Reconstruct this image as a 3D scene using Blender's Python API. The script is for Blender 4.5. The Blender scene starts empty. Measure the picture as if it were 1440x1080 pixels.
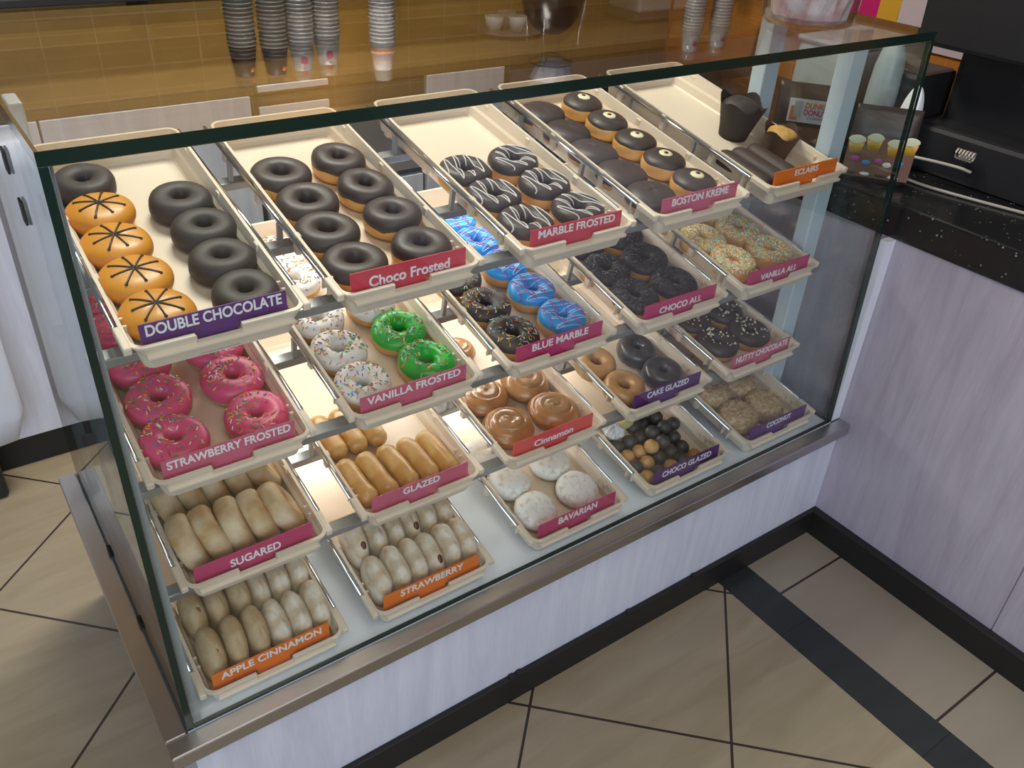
import bpy, bmesh, math, random
from mathutils import Matrix, Vector, Euler
from math import pi, sin, cos, radians, sqrt
C = bpy.context
SC = C.scene
COL = SC.collection
random.seed(11)

# ------------------------------------------------------------------ camera, world, lights
cam_d = bpy.data.cameras.new('camera')
cam = bpy.data.objects.new('camera', cam_d); COL.objects.link(cam)
cam.location = (-0.1050, -0.9300, 1.5864)
cam.rotation_euler = Euler((0.9861, -0.0504, -0.6116), 'XYZ')
cam_d.sensor_fit = 'HORIZONTAL'; cam_d.sensor_width = 36.0
cam_d.lens = 36.0 * 1206.3 / 1440.0
cam_d.clip_start = 0.02
SC.camera = cam
SC.view_settings.view_transform = 'Standard'
SC.view_settings.look = 'None'
SC.view_settings.gamma = 1.0
SC.view_settings.use_curve_mapping = False
SC.view_settings.exposure = 0.0
SC.cycles.transparent_max_bounces = 24
SC.cycles.max_bounces = 8
SC.cycles.caustics_reflective = False
SC.cycles.caustics_refractive = False

world = bpy.data.worlds.new('world'); SC.world = world
world.use_nodes = True
world.node_tree.nodes['Background'].inputs[0].default_value = (0.62, 0.70, 0.86, 1)
world.node_tree.nodes['Background'].inputs[1].default_value = 0.16

def area(name, loc, rot, sx, sy, power, color, spread=180):
    d = bpy.data.lights.new(name, 'AREA'); d.shape = 'RECTANGLE'
    d.size = sx; d.size_y = sy; d.energy = power; d.color = color
    d.spread = radians(spread)
    o = bpy.data.objects.new(name, d); COL.objects.link(o)
    o.location = loc; o.rotation_euler = rot
    return o
# shop window daylight from the street side, well behind and left of the viewer
area('shop_window_daylight', (-1.6, -3.4, 1.7), (radians(82), 0, radians(-20)), 3.2, 2.2, 100, (0.72, 0.83, 1.0))
# ceiling panels over the staff side
area('ceiling_lamp_staff', (0.75, 1.05, 2.75), (radians(-8), 0, 0), 0.9, 0.45, 54, (1.0, 0.94, 0.84))
# ceiling panel over the customer side
area('ceiling_lamp_front', (0.1, -1.5, 2.9), (0, 0, 0), 1.6, 1.6, 30, (1.0, 0.93, 0.84))
# unseen fill strips added under the three shelves to brighten trays and deck
for y_, z_, p_ in ((0.50, 1.010, 2.0), (0.50, 0.800, 2.0), (0.50, 0.560, 2.6)):
    area('shelf_fill_strip', (0.68, y_, z_), (radians(-14), 0, 0), 0.80, 0.025, p_, (1.0, 0.98, 0.94))
sp = bpy.data.lights.new('wall_spot_lamp', 'SPOT'); sp.energy = 34; sp.color = (1.0, 0.72, 0.36)
sp.spot_size = radians(40); sp.spot_blend = 0.8; sp.shadow_soft_size = 0.03
spo = bpy.data.objects.new('wall_spot_lamp', sp); COL.objects.link(spo)
spo.location = (1.12, 1.70, 2.40); spo.rotation_euler = (radians(21), 0, 0)

# ------------------------------------------------------------------ materials
def lin(r, g=None, b=None):
    def f(c):
        c /= 255.0
        return c / 12.92 if c <= 0.04045 else ((c + 0.055) / 1.055) ** 2.4
    return (f(r), f(g), f(b), 1)
MATS = {}
def mat(name, col, rough=0.5, metal=0.0, spec=0.5, bump=None, mottle=None, coat=0, sss=0, trans=None):
    m = bpy.data.materials.new(name); m.use_nodes = True
    nt = m.node_tree; p = nt.nodes['Principled BSDF']
    p.inputs['Base Color'].default_value = col
    p.inputs['Roughness'].default_value = rough
    p.inputs['Metallic'].default_value = metal
    p.inputs['Specular IOR Level'].default_value = spec
    if coat:
        p.inputs['Coat Weight'].default_value = coat; p.inputs['Coat Roughness'].default_value = 0.12
    if sss:
        p.inputs['Subsurface Weight'].default_value = sss
        p.inputs['Subsurface Radius'].default_value = (0.01, 0.006, 0.003)
    tc = None
    if bump or mottle:
        tc = nt.nodes.new('ShaderNodeTexCoord')
    if bump:   # (scale, strength, distance)
        n = nt.nodes.new('ShaderNodeTexNoise'); n.inputs['Scale'].default_value = bump[0]; n.inputs['Detail'].default_value = 5
        b = nt.nodes.new('ShaderNodeBump'); b.inputs['Strength'].default_value = bump[1]; b.inputs['Distance'].default_value = bump[2]
        nt.links.new(tc.outputs['Object'], n.inputs['Vector']); nt.links.new(n.outputs['Fac'], b.inputs['Height'])
        nt.links.new(b.outputs['Normal'], p.inputs['Normal'])
    if mottle:  # (scale, other colour, lo, hi)
        n = nt.nodes.new('ShaderNodeTexNoise'); n.inputs['Scale'].default_value = mottle[0]; n.inputs['Detail'].default_value = 4
        r = nt.nodes.new('ShaderNodeMapRange'); r.inputs[1].default_value = mottle[2]; r.inputs[2].default_value = mottle[3]
        mx = nt.nodes.new('ShaderNodeMix'); mx.data_type = 'RGBA'
        mx.inputs[6].default_value = col; mx.inputs[7].default_value = mottle[1]
        nt.links.new(tc.outputs['Object'], n.inputs['Vector']); nt.links.new(n.outputs['Fac'], r.inputs[0])
        nt.links.new(r.outputs[0], mx.inputs[0]); nt.links.new(mx.outputs[2], p.inputs['Base Color'])
    MATS[name] = m
    return m
def glass(name, tint, ior=1.5, rough=0.0):
    m = bpy.data.materials.new(name); m.use_nodes = True
    nt = m.node_tree; nt.nodes.clear()
    out = nt.nodes.new('ShaderNodeOutputMaterial'); mix = nt.nodes.new('ShaderNodeMixShader')
    tr = nt.nodes.new('ShaderNodeBsdfTransparent'); gl = nt.nodes.new('ShaderNodeBsdfGlossy')
    fr = nt.nodes.new('ShaderNodeFresnel'); geo = nt.nodes.new('ShaderNodeNewGeometry')
    mr = nt.nodes.new('ShaderNodeMapRange')     # the same outer reflectance on both faces of a thin pane
    mr.inputs[3].default_value = ior; mr.inputs[4].default_value = 1.0 / ior
    nt.links.new(geo.outputs['Backfacing'], mr.inputs[0]); nt.links.new(mr.outputs[0], fr.inputs['IOR'])
    tr.inputs[0].default_value = tint; gl.inputs['Roughness'].default_value = rough
    nt.links.new(fr.outputs[0], mix.inputs[0]); nt.links.new(tr.outputs[0], mix.inputs[1]); nt.links.new(gl.outputs[0], mix.inputs[2])
    nt.links.new(mix.outputs[0], out.inputs[0])
    MATS[name] = m
    return m
def wood(name, c1, c2, axis):
    m = mat(name, c1, 0.42)
    nt = m.node_tree; p = nt.nodes['Principled BSDF']
    g = nt.nodes.new('ShaderNodeNewGeometry'); mp = nt.nodes.new('ShaderNodeMapping')
    mp.inputs['Scale'].default_value = (9, 9, 0.9)
    n = nt.nodes.new('ShaderNodeTexNoise'); n.inputs['Scale'].default_value = 2.2; n.inputs['Detail'].default_value = 6
    n.inputs['Distortion'].default_value = 1.3
    n2 = nt.nodes.new('ShaderNodeTexNoise'); n2.inputs['Scale'].default_value = 22; n2.inputs['Detail'].default_value = 3
    ad = nt.nodes.new('ShaderNodeMath'); ad.operation = 'MULTIPLY_ADD'; ad.inputs[1].default_value = 0.35
    r = nt.nodes.new('ShaderNodeMapRange'); r.inputs[1].default_value = 0.45; r.inputs[2].default_value = 0.85
    mx = nt.nodes.new('ShaderNodeMix'); mx.data_type = 'RGBA'; mx.inputs[6].default_value = c1; mx.inputs[7].default_value = c2
    nt.links.new(g.outputs['Position'], mp.inputs[0]); nt.links.new(mp.outputs[0], n.inputs['Vector']); nt.links.new(mp.outputs[0], n2.inputs['Vector'])
    nt.links.new(n2.outputs['Fac'], ad.inputs[0]); nt.links.new(n.outputs['Fac'], ad.inputs[2]); nt.links.new(ad.outputs[0], r.inputs[0])
    nt.links.new(r.outputs[0], mx.inputs[0]); nt.links.new(mx.outputs[2], p.inputs['Base Color'])
    return m
def math_node(nt, op, a, b=None):
    n = nt.nodes.new('ShaderNodeMath'); n.operation = op
    for i, v in enumerate((a, b)):
        if v is None: continue
        if isinstance(v, (int, float)): n.inputs[i].default_value = v
        else: nt.links.new(v, n.inputs[i])
    return n.outputs[0]
def tile_mat(name, base, base2, grout, kind, rough=0.35):
    m = mat(name, base, rough); nt = m.node_tree; p = nt.nodes['Principled BSDF']
    g = nt.nodes.new('ShaderNodeNewGeometry'); s = nt.nodes.new('ShaderNodeSeparateXYZ')
    nt.links.new(g.outputs['Position'], s.inputs[0])
    X, Y, Z = s.outputs
    def line(v, off, per, hw):
        f = math_node(nt, 'SUBTRACT', v, off); f = math_node(nt, 'DIVIDE', f, per)
        f = math_node(nt, 'ADD', f, 0.5); f = math_node(nt, 'FRACT', f); f = math_node(nt, 'SUBTRACT', f, 0.5)
        f = math_node(nt, 'ABSOLUTE', f); return math_node(nt, 'LESS_THAN', f, hw / per)
    if kind == 'diag':
        a = math_node(nt, 'ADD', X, Y); b = math_node(nt, 'SUBTRACT', X, Y)
        k = math_node(nt, 'MAXIMUM', line(a, 0.598, 0.603, 0.0042), line(b, 0.708, 0.603, 0.0042))
    elif kind == 'border':
        k = line(Y, -0.134, 0.432, 0.003)
    elif kind == 'strip':
        k = line(Y, -0.224, 0.375, 0.0015)
    else:   # wall mosaic: rows along z, joints along x+y
        a = math_node(nt, 'ADD', X, Y)
        k = math_node(nt, 'MAXIMUM', line(Z, 0.02, 0.075, 0.0022), line(a, 0.0, 0.15, 0.0016))
    mp = nt.nodes.new('ShaderNodeMapping'); mp.inputs['Scale'].default_value = (1.2, 6.5, 3)
    mp.inputs['Rotation'].default_value = (0, 0, radians(-15))
    n = nt.nodes.new('ShaderNodeTexNoise'); n.inputs['Scale'].default_value = 3.2; n.inputs['Detail'].default_value = 7; n.inputs['Distortion'].default_value = 0.8
    nt.links.new(g.outputs['Position'], mp.inputs[0]); nt.links.new(mp.outputs[0], n.inputs['Vector'])
    r = nt.nodes.new('ShaderNodeMapRange'); r.inputs[1].default_value = 0.3; r.inputs[2].default_value = 0.7
    nt.links.new(n.outputs['Fac'], r.inputs[0])
    m1 = nt.nodes.new('ShaderNodeMix'); m1.data_type = 'RGBA'; m1.inputs[6].default_value = base; m1.inputs[7].default_value = base2
    nt.links.new(r.outputs[0], m1.inputs[0])
    m2 = nt.nodes.new('ShaderNodeMix'); m2.data_type = 'RGBA'; m2.inputs[7].default_value = grout
    nt.links.new(m1.outputs[2], m2.inputs[6]); nt.links.new(k, m2.inputs[0]); nt.links.new(m2.outputs[2], p.inputs['Base Color'])
    return m
def granite(name):
    m = mat(name, (0.012, 0.012, 0.014, 1), 0.2); nt = m.node_tree; p = nt.nodes['Principled BSDF']
    g = nt.nodes.new('ShaderNodeNewGeometry'); v = nt.nodes.new('ShaderNodeTexVoronoi'); v.inputs['Scale'].default_value = 95
    nt.links.new(g.outputs['Position'], v.inputs['Vector'])
    n = nt.nodes.new('ShaderNodeTexNoise'); n.inputs['Scale'].default_value = 40
    nt.links.new(g.outputs['Position'], n.inputs['Vector'])
    th = math_node(nt, 'MULTIPLY', n.outputs['Fac'], 0.34)
    k = math_node(nt, 'LESS_THAN', v.outputs['Distance'], th)
    k2 = math_node(nt, 'GREATER_THAN', n.outputs['Fac'], 0.56); k = math_node(nt, 'MULTIPLY', k, k2)
    mx = nt.nodes.new('ShaderNodeMix'); mx.data_type = 'RGBA'; mx.inputs[6].default_value = (0.012, 0.012, 0.014, 1); mx.inputs[7].default_value = (0.25, 0.24, 0.21, 1)
    nt.links.new(k, mx.inputs[0]); nt.links.new(mx.outputs[2], p.inputs['Base Color'])
    return m

M_cream = mat('cream_plastic', (0.78, 0.655, 0.52, 1), 0.38)
M_chrome = mat('chrome', (0.82, 0.85, 0.86, 1), 0.12, 1.0)
M_steel = mat('brushed_steel', (0.55, 0.53, 0.51, 1), 0.32, 1.0, bump=(60, 0.05, 0.001))
M_deck = mat('pale_deck', (0.74, 0.79, 0.86, 1), 0.3)
M_bar = mat('grey_bar', (0.36, 0.37, 0.38, 1), 0.35, 0.6)
M_post = mat('pale_post', (0.52, 0.62, 0.68, 1), 0.45)
M_trimg = mat('grey_trim', (0.27, 0.30, 0.31, 1), 0.5)
M_tanslab = mat('tan_worktop', (0.13, 0.08, 0.03, 1), 0.45)
M_black = mat('black_plastic', (0.012, 0.012, 0.014, 1), 0.45)
M_rubber = mat('black_rubber', (0.008, 0.008, 0.009, 1), 0.6)
M_kick = mat('black_kick', (0.010, 0.009, 0.009, 1), 0.5)
M_glass = glass('pane_glass', (0.965, 0.985, 0.975, 1))
M_edge = mat('green_glass_edge', (0.006, 0.020, 0.014, 1), 0.15)
M_clear = glass('clear_plastic', (0.93, 0.93, 0.93, 1), 1.45, 0.03)
M_lav = wood('lavender_wood', (0.67, 0.69, 0.77, 1), (0.56, 0.57, 0.66, 1), 2)
M_lav2 = wood('mauve_wood', (0.46, 0.42, 0.49, 1), (0.375, 0.33, 0.395, 1), 2)
M_white = mat('white_trim', (0.72, 0.74, 0.80, 1), 0.4)
M_gran = granite('black_granite')
M_floor = tile_mat('floor_tile', (0.350, 0.290, 0.195, 1), (0.285, 0.228, 0.145, 1), (0.035, 0.024, 0.02, 1), 'diag')
M_border = tile_mat('border_tile', (0.300, 0.255, 0.198, 1), (0.280, 0.235, 0.18, 1), (0.035, 0.024, 0.02, 1), 'border')
M_strip = tile_mat('dark_strip_tile', (0.026, 0.030, 0.030, 1), (0.019, 0.022, 0.022, 1), (0.012, 0.014, 0.014, 1), 'strip')
M_wall = tile_mat('gold_mosaic', (0.36, 0.205, 0.050, 1), (0.31, 0.17, 0.040, 1), (0.42, 0.27, 0.10, 1), 'wall', 0.3)
M_wallr = tile_mat('orange_mosaic', (0.52, 0.20, 0.035, 1), (0.46, 0.17, 0.03, 1), (0.56, 0.27, 0.08, 1), 'wall', 0.3)
M_wallp = mat('plain_wall', (0.55, 0.53, 0.50, 1), 0.8)
M_dough = mat('golden_dough', (0.66, 0.33, 0.085, 1), 0.5, bump=(90, 0.15, 0.001), mottle=(26, (0.76, 0.46, 0.16, 1), 0.35, 0.7), sss=0.1)
M_choc = mat('chocolate_icing', (0.062, 0.045, 0.043, 1), 0.46, spec=0.4, bump=(45, 0.2, 0.001))
M_choc2 = mat('dark_cake', (0.046, 0.036, 0.034, 1), 0.55, spec=0.4, bump=(70, 0.3, 0.001))
M_chocg = mat('grey_glazed_cake', (0.050, 0.046, 0.048, 1), 0.35, coat=0.6, bump=(80, 0.3, 0.001), mottle=(60, (0.12, 0.12, 0.13, 1), 0.45, 0.75))
M_eclair = mat('eclair_chocolate', (0.050, 0.030, 0.026, 1), 0.6, bump=(60, 0.2, 0.001))
M_orange = mat('orange_icing', (0.66, 0.27, 0.022, 1), 0.42, coat=0.08, bump=(40, 0.1, 0.001))
M_pink = mat('pink_icing', (0.72, 0.075, 0.20, 1), 0.36, bump=(50, 0.2, 0.001), sss=0.05)
M_whitei = mat('white_icing', (0.80, 0.76, 0.72, 1), 0.4, bump=(50, 0.2, 0.001))
M_green = mat('green_icing', (0.02, 0.42, 0.035, 1), 0.3, bump=(50, 0.2, 0.001))
M_blue = mat('blue_icing', (0.02, 0.33, 0.80, 1), 0.28, bump=(40, 0.1, 0.001))
M_drz = mat('white_drizzle', (0.70, 0.66, 0.64, 1), 0.4)
M_drzp = mat('pink_drizzle', (0.45, 0.06, 0.30, 1), 0.4)
M_drzb = mat('pale_blue_drizzle', (0.40, 0.68, 0.92, 1), 0.4)
M_drzc = mat('dark_drizzle', (0.022, 0.012, 0.010, 1), 0.4)
M_cream_dot = mat('custard_dot', (0.80, 0.76, 0.50, 1), 0.45)
M_cherry = mat('red_dot', (0.12, 0.01, 0.02, 1), 0.3)
M_glazed = mat('glazed_dough', (0.52, 0.25, 0.055, 1), 0.36, coat=0.25, bump=(30, 0.3, 0.002), mottle=(24, (0.76, 0.52, 0.20, 1), 0.42, 0.68))
M_cinn = mat('cinnamon_dough', (0.40, 0.17, 0.048, 1), 0.3, coat=0.5, bump=(35, 0.2, 0.002), mottle=(20, (0.56, 0.28, 0.10, 1), 0.4, 0.7))
M_cinng = mat('cinnamon_glaze', (0.40, 0.20, 0.085, 1), 0.22, coat=0.6, bump=(30, 0.3, 0.002))
M_tan = mat('tan_cake', (0.50, 0.26, 0.095, 1), 0.33, coat=0.4, bump=(60, 0.3, 0.001), mottle=(40, (0.62, 0.38, 0.18, 1), 0.45, 0.7))
M_sugar = mat('sugared_dough', (0.47, 0.28, 0.11, 1), 0.6, bump=(120, 0.25, 0.001), mottle=(20, (0.68, 0.54, 0.36, 1), 0.38, 0.66))
M_powder = mat('powdered_dough', (0.78, 0.70, 0.59, 1), 0.8, bump=(120, 0.5, 0.0015), mottle=(30, (0.50, 0.31, 0.12, 1), 0.44, 0.70))
M_powder2 = mat('thick_powder', (0.88, 0.86, 0.82, 1), 0.9, bump=(140, 0.5, 0.0015), mottle=(80, (0.62, 0.54, 0.42, 1), 0.52, 0.70))
M_apple = mat('cinnamon_sugar', (0.44, 0.30, 0.15, 1), 0.75, bump=(120, 0.4, 0.0015), mottle=(26, (0.60, 0.46, 0.29, 1), 0.40, 0.66))
M_jelly = mat('red_jelly', (0.10, 0.012, 0.012, 1), 0.2)
M_applej = mat('brown_filling', (0.24, 0.11, 0.03, 1), 0.3)
M_coco = mat('toasted_coconut', (0.46, 0.27, 0.115, 1), 0.75, bump=(160, 1.0, 0.004), mottle=(120, (0.62, 0.50, 0.32, 1), 0.45, 0.6))
M_cocos = mat('coconut_shreds', (0.60, 0.42, 0.22, 1), 0.7)
M_munch = mat('tan_munchkin', (0.60, 0.31, 0.10, 1), 0.42, bump=(80, 0.3, 0.001), mottle=(40, (0.70, 0.42, 0.17, 1), 0.4, 0.7))
M_munchd = mat('dark_munchkin', (0.072, 0.060, 0.056, 1), 0.45, bump=(80, 0.3, 0.001))
M_yellow = mat('pale_yellow_dough', (0.80, 0.66, 0.30, 1), 0.5, bump=(60, 0.4, 0.002))
M_nut = mat('nut_pieces', (0.76, 0.66, 0.48, 1), 0.6)
M_paper = mat('brown_muffin_paper', (0.060, 0.030, 0.020, 1), 0.7, bump=(60, 0.2, 0.001))
M_paperd = mat('dark_muffin_paper', (0.022, 0.019, 0.018, 1), 0.7, bump=(60, 0.2, 0.001))
M_muffin = mat('golden_muffin', (0.50, 0.25, 0.06, 1), 0.6, bump=(70, 0.8, 0.004), mottle=(50, (0.62, 0.38, 0.12, 1), 0.4, 0.7))
M_film = mat('crumpled_wrap', (0.75, 0.74, 0.76, 1), 0.25, bump=(60, 0.6, 0.004))
M_cloth = mat('white_plastic_cloth', (0.64, 0.70, 0.80, 1), 0.5, bump=(6, 0.3, 0.02))
M_navy = mat('navy_metal', (0.022, 0.026, 0.05, 1), 0.35)
M_dgrey = mat('dark_grey_metal', (0.075, 0.072, 0.078, 1), 0.4)
M_cupb = mat('brown_paper_cup', (0.055, 0.026, 0.024, 1), 0.5)
M_cupr = mat('cup_rims', (0.33, 0.29, 0.25, 1), 0.5)
M_cupw = mat('white_cup', (0.78, 0.74, 0.70, 1), 0.4)
M_cupo = mat('orange_print', (0.80, 0.22, 0.06, 1), 0.4)
M_cupp = mat('clear_cup_stack', (0.50, 0.46, 0.42, 1), 0.15, coat=0.5, bump=(60, 0.5, 0.004))
M_magp = mat('magenta_print', (0.60, 0.02, 0.16, 1), 0.4)
M_amber = mat('amber_bowl', (0.030, 0.014, 0.010, 1), 0.2)
M_filter = mat('white_paper_filter', (0.85, 0.83, 0.86, 1), 0.8)
M_bag = mat('dark_brown_bag', (0.050, 0.032, 0.028, 1), 0.35, bump=(14, 0.3, 0.01))
M_bagp = mat('bag_print_brown', (0.20, 0.085, 0.045, 1), 0.35)
M_cable = mat('beige_cable', (0.45, 0.41, 0.34, 1), 0.5)
M_grey = mat('pale_grey_plastic', (0.50, 0.50, 0.53, 1), 0.4)
M_poster = mat('pale_poster', (0.62, 0.52, 0.55, 1), 0.6)
M_frost = mat('frosted_bottle', (0.34, 0.38, 0.38, 1), 0.35)
M_letters = mat('white_lettering', (0.80, 0.78, 0.80, 1), 0.5)
M_gold = mat('yellow_print', (0.72, 0.40, 0.04, 1), 0.4)
M_pinkbag = mat('pink_candies', (0.62, 0.36, 0.36, 1), 0.3, bump=(30, 0.5, 0.01), mottle=(24, (0.78, 0.70, 0.70, 1), 0.4, 0.6))
SPR = [mat('sprinkle_' + n, c, 0.4) for n, c in (('yellow', (0.80, 0.52, 0.05, 1)), ('white', (0.8, 0.78, 0.7, 1)), ('red', (0.60, 0.06, 0.05, 1)),
       ('blue', (0.06, 0.24, 0.55, 1)), ('green', (0.06, 0.40, 0.10, 1)), ('orange', (0.78, 0.27, 0.04, 1)))]
SPRP = [mat('pastel_' + n, c, 0.4) for n, c in (('yellow', (0.92, 0.74, 0.22, 1)), ('white', (0.9, 0.86, 0.75, 1)), ('red', (0.80, 0.24, 0.13, 1)), ('teal', (0.24, 0.56, 0.55, 1)), ('green', (0.36, 0.62, 0.28, 1)), ('orange', (0.92, 0.50, 0.16, 1)))]
SPRK = [mat('sprinkle_dark', (0.050, 0.050, 0.058, 1), 0.4), mat('sprinkle_darker', (0.012, 0.012, 0.014, 1), 0.45)]
SIGN = {'purple': mat('purple_card', (0.105, 0.022, 0.155, 1), 0.45), 'red': mat('red_card', (0.60, 0.055, 0.085, 1), 0.45),
        'salmon': mat('salmon_card', (0.72, 0.085, 0.085, 1), 0.45), 'pink': mat('pink_card', (0.56, 0.105, 0.185, 1), 0.45),
        'crimson': mat('crimson_card', (0.50, 0.04, 0.14, 1), 0.45), 'orange': mat('orange_card', (0.80, 0.17, 0.012, 1), 0.45)}

# ------------------------------------------------------------------ mesh helpers
def link(name, mesh, parent=None):
    o = bpy.data.objects.new(name, mesh); COL.objects.link(o)
    if parent: o.parent = parent
    return o
def build(name, vs, fs, mats, parent=None, smooth=True, fm=None, M=None):
    me = bpy.data.meshes.new(name)
    me.from_pydata([tuple(M @ Vector(v)) if M else tuple(v) for v in vs], [], fs)
    for m in (mats if isinstance(mats, (list, tuple)) else [mats]): me.materials.append(m)
    if fm: me.polygons.foreach_set('material_index', fm)
    me.polygons.foreach_set('use_smooth', [smooth] * len(fs))
    me.update()
    return link(name, me, parent)
def bm_obj(name, bm, mats, parent=None, smooth=False):
    me = bpy.data.meshes.new(name); bm.normal_update(); bm.to_mesh(me); bm.free()
    for m in (mats if isinstance(mats, (list, tuple)) else [mats]): me.materials.append(m)
    me.polygons.foreach_set('use_smooth', [smooth] * len(me.polygons)); me.update()
    return link(name, me, parent)
def bm_box(bm, x0, x1, y0, y1, z0, z1, bev=0.0, mi=0, M=None):
    b2 = bmesh.new(); r = bmesh.ops.create_cube(b2, size=1)
    for v in b2.verts: v.co = Vector(((x0 + x1) / 2 + v.co.x * (x1 - x0), (y0 + y1) / 2 + v.co.y * (y1 - y0), (z0 + z1) / 2 + v.co.z * (z1 - z0)))
    if bev: bmesh.ops.bevel(b2, geom=b2.edges[:], offset=bev, segments=2, affect='EDGES', profile=0.5)
    for f in b2.faces: f.material_index = mi
    if M: bmesh.ops.transform(b2, matrix=M, verts=b2.verts)
    tmp = bpy.data.meshes.new('t'); b2.to_mesh(tmp); b2.free(); bm.from_mesh(tmp); bpy.data.meshes.remove(tmp)
def box(name, x0, x1, y0, y1, z0, z1, m, parent=None, bev=0.0, M=None):
    bm = bmesh.new(); bm_box(bm, x0, x1, y0, y1, z0, z1, bev, 0, M); return bm_obj(name, bm, m, parent)
def tube_data(pts, r, n=8, closed=False, vs=None, fs=None):
    vs = [] if vs is None else vs; fs = [] if fs is None else fs
    pts = [Vector(p) for p in pts]; N = len(pts); base = len(vs)
    up = Vector((0.13, 0.21, 0.97)).normalized()
    for i, p in enumerate(pts):
        a = pts[i - 1] if (i > 0 or closed) else p; b = pts[(i + 1) % N] if (i < N - 1 or closed) else p
        t = (b - a)
        t = t.normalized() if t.length > 1e-9 else Vector((1, 0, 0))
        x = t.cross(up)
        if x.length < 1e-4: x = t.cross(Vector((1, 0, 0)))
        x.normalize(); y = x.cross(t)
        rr = r[i] if isinstance(r, (list, tuple)) else r
        for k in range(n):
            a_ = 2 * pi * k / n; vs.append(p + x * (rr * cos(a_)) + y * (rr * sin(a_)))
    for i in range(N if closed else N - 1):
        j = (i + 1) % N
        for k in range(n):
            l = (k + 1) % n
            fs.append((base + i * n + k, base + i * n + l, base + j * n + l, base + j * n + k))
    if not closed:
        fs.append(tuple(base + k for k in range(n))[::-1]); fs.append(tuple(base + (N - 1) * n + k for k in range(n)))
    return vs, fs
def tube(name, pts, r, m, parent=None, n=8, closed=False, M=None):
    vs, fs = tube_data(pts, r, n, closed); return build(name, vs, fs, m, parent, M=M)
def lathe_data(prof, n=40, dz=None):
    vs, fs = [], []
    for r, z in prof:
        for k in range(n):
            a = 2 * pi * k / n; vs.append(Vector((r * cos(a), r * sin(a), z)))
    for i in range(len(prof) - 1):
        for k in range(n):
            l = (k + 1) % n; fs.append((i * n + k, i * n + l, (i + 1) * n + l, (i + 1) * n + k))
    if prof[0][0] > 1e-5: fs.append(tuple(range(n))[::-1])
    if prof[-1][0] > 1e-5: fs.append(tuple((len(prof) - 1) * n + k for k in range(n)))
    return vs, fs
def lathe(name, prof, m, parent=None, n=40, M=None, smooth=True):
    vs, fs = lathe_data(prof, n); return build(name, vs, fs, m, parent, smooth, M=M)
def empty(name, M=None):
    o = bpy.data.objects.new(name, None); COL.objects.link(o); o.empty_display_size = 0.02
    if M is not None: o.matrix_world = M
    return o
def tag(o, label, cat, group=None, kind=None):
    o['label'] = label; o['category'] = cat
    if group: o['group'] = group
    if kind: o['kind'] = kind
    return o
def struct(o, label=None, cat=None):
    o['kind'] = 'structure'
    if label: o['label'] = label
    if cat: o['category'] = cat
    return o
def text_obj(name, body, m, width, cap, parent=None, M=None, bold=0.02, depth=0.0004, sx=None, shear=0.0, spacing=1.0):
    cu = bpy.data.curves.new('t', 'FONT'); cu.body = body; cu.align_x = 'CENTER'; cu.align_y = 'CENTER'
    cu.size = 1.0; cu.offset = bold; cu.fill_mode = 'BOTH'; cu.extrude = 0.01; cu.shear = shear; cu.space_character = spacing
    o = bpy.data.objects.new('t', cu); COL.objects.link(o)
    dg = C.evaluated_depsgraph_get(); dg.update()
    me = bpy.data.meshes.new_from_object(o.evaluated_get(dg))
    bpy.data.objects.remove(o); bpy.data.curves.remove(cu)
    xs = [v.co.x for v in me.vertices]; ys = [v.co.y for v in me.vertices]
    cx, cy = (min(xs) + max(xs)) / 2, (min(ys) + max(ys)) / 2
    fx = width / (max(xs) - min(xs)); fy = cap / (max(ys) - min(ys))
    for v in me.vertices:
        co = Vector(((v.co.x - cx) * fx, (v.co.y - cy) * fy, v.co.z * depth / 0.01))
        v.co = M @ co if M else co
    me.name = name; me.materials.clear(); me.materials.append(m); me.update()
    return link(name, me, parent)

# ------------------------------------------------------------------ the setting
XW = 1.634
struct(box('floor', -3.2, 1.2665, -3.6, 2.05, -0.05, 0.0, M_floor), 'beige diagonal floor tiles with dark grout', 'floor')
struct(box('trim_1', 1.2665, 1.374, -3.6, 2.05, -0.05, 0.0, M_strip), 'dark slate strip laid in the floor tiles', 'floor strip')
struct(box('trim_2', 1.374, 2.9, -3.6, 2.05, -0.05, 0.0, M_border), 'plain beige border tiles beside the dark floor strip', 'floor border')
struct(box('wall_back', -3.2, 2.9, 1.95, 2.05, 0.0, 2.9, M_wall), 'gold mosaic tiled wall behind the staff counter', 'wall')
struct(box('wall_right', 2.8, 2.9, -3.6, 1.95, 0.0, 2.9, M_wallr), 'orange mosaic tiled wall at right', 'wall')
struct(box('wall_front_right', 0.6, 2.9, -3.7, -3.6, 0.0, 2.9, M_wallp), 'plain wall on the street side', 'wall')

# ------------------------------------------------------------------ display case
W, D, ZT, ZB, LEAN = 1.6, 0.75, 1.2802, 0.3625, 0.0336
case = tag(empty('display_case', Matrix.Translation((0, 0, 0))), 'long glass bakery display case with wood panel base and steel ledges', 'display case')
G = 0.010
def prism(name, corners, m, parent, edge=None, fm=None):
    # corners: 4 bottom-ring points then 4 top-ring points
    fs = [(3, 2, 1, 0), (4, 5, 6, 7), (0, 1, 5, 4), (1, 2, 6, 5), (2, 3, 7, 6), (3, 0, 4, 7)]
    return build(name, [Vector(c) for c in corners], fs, [m, edge] if edge else m, parent, False, fm)
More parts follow.
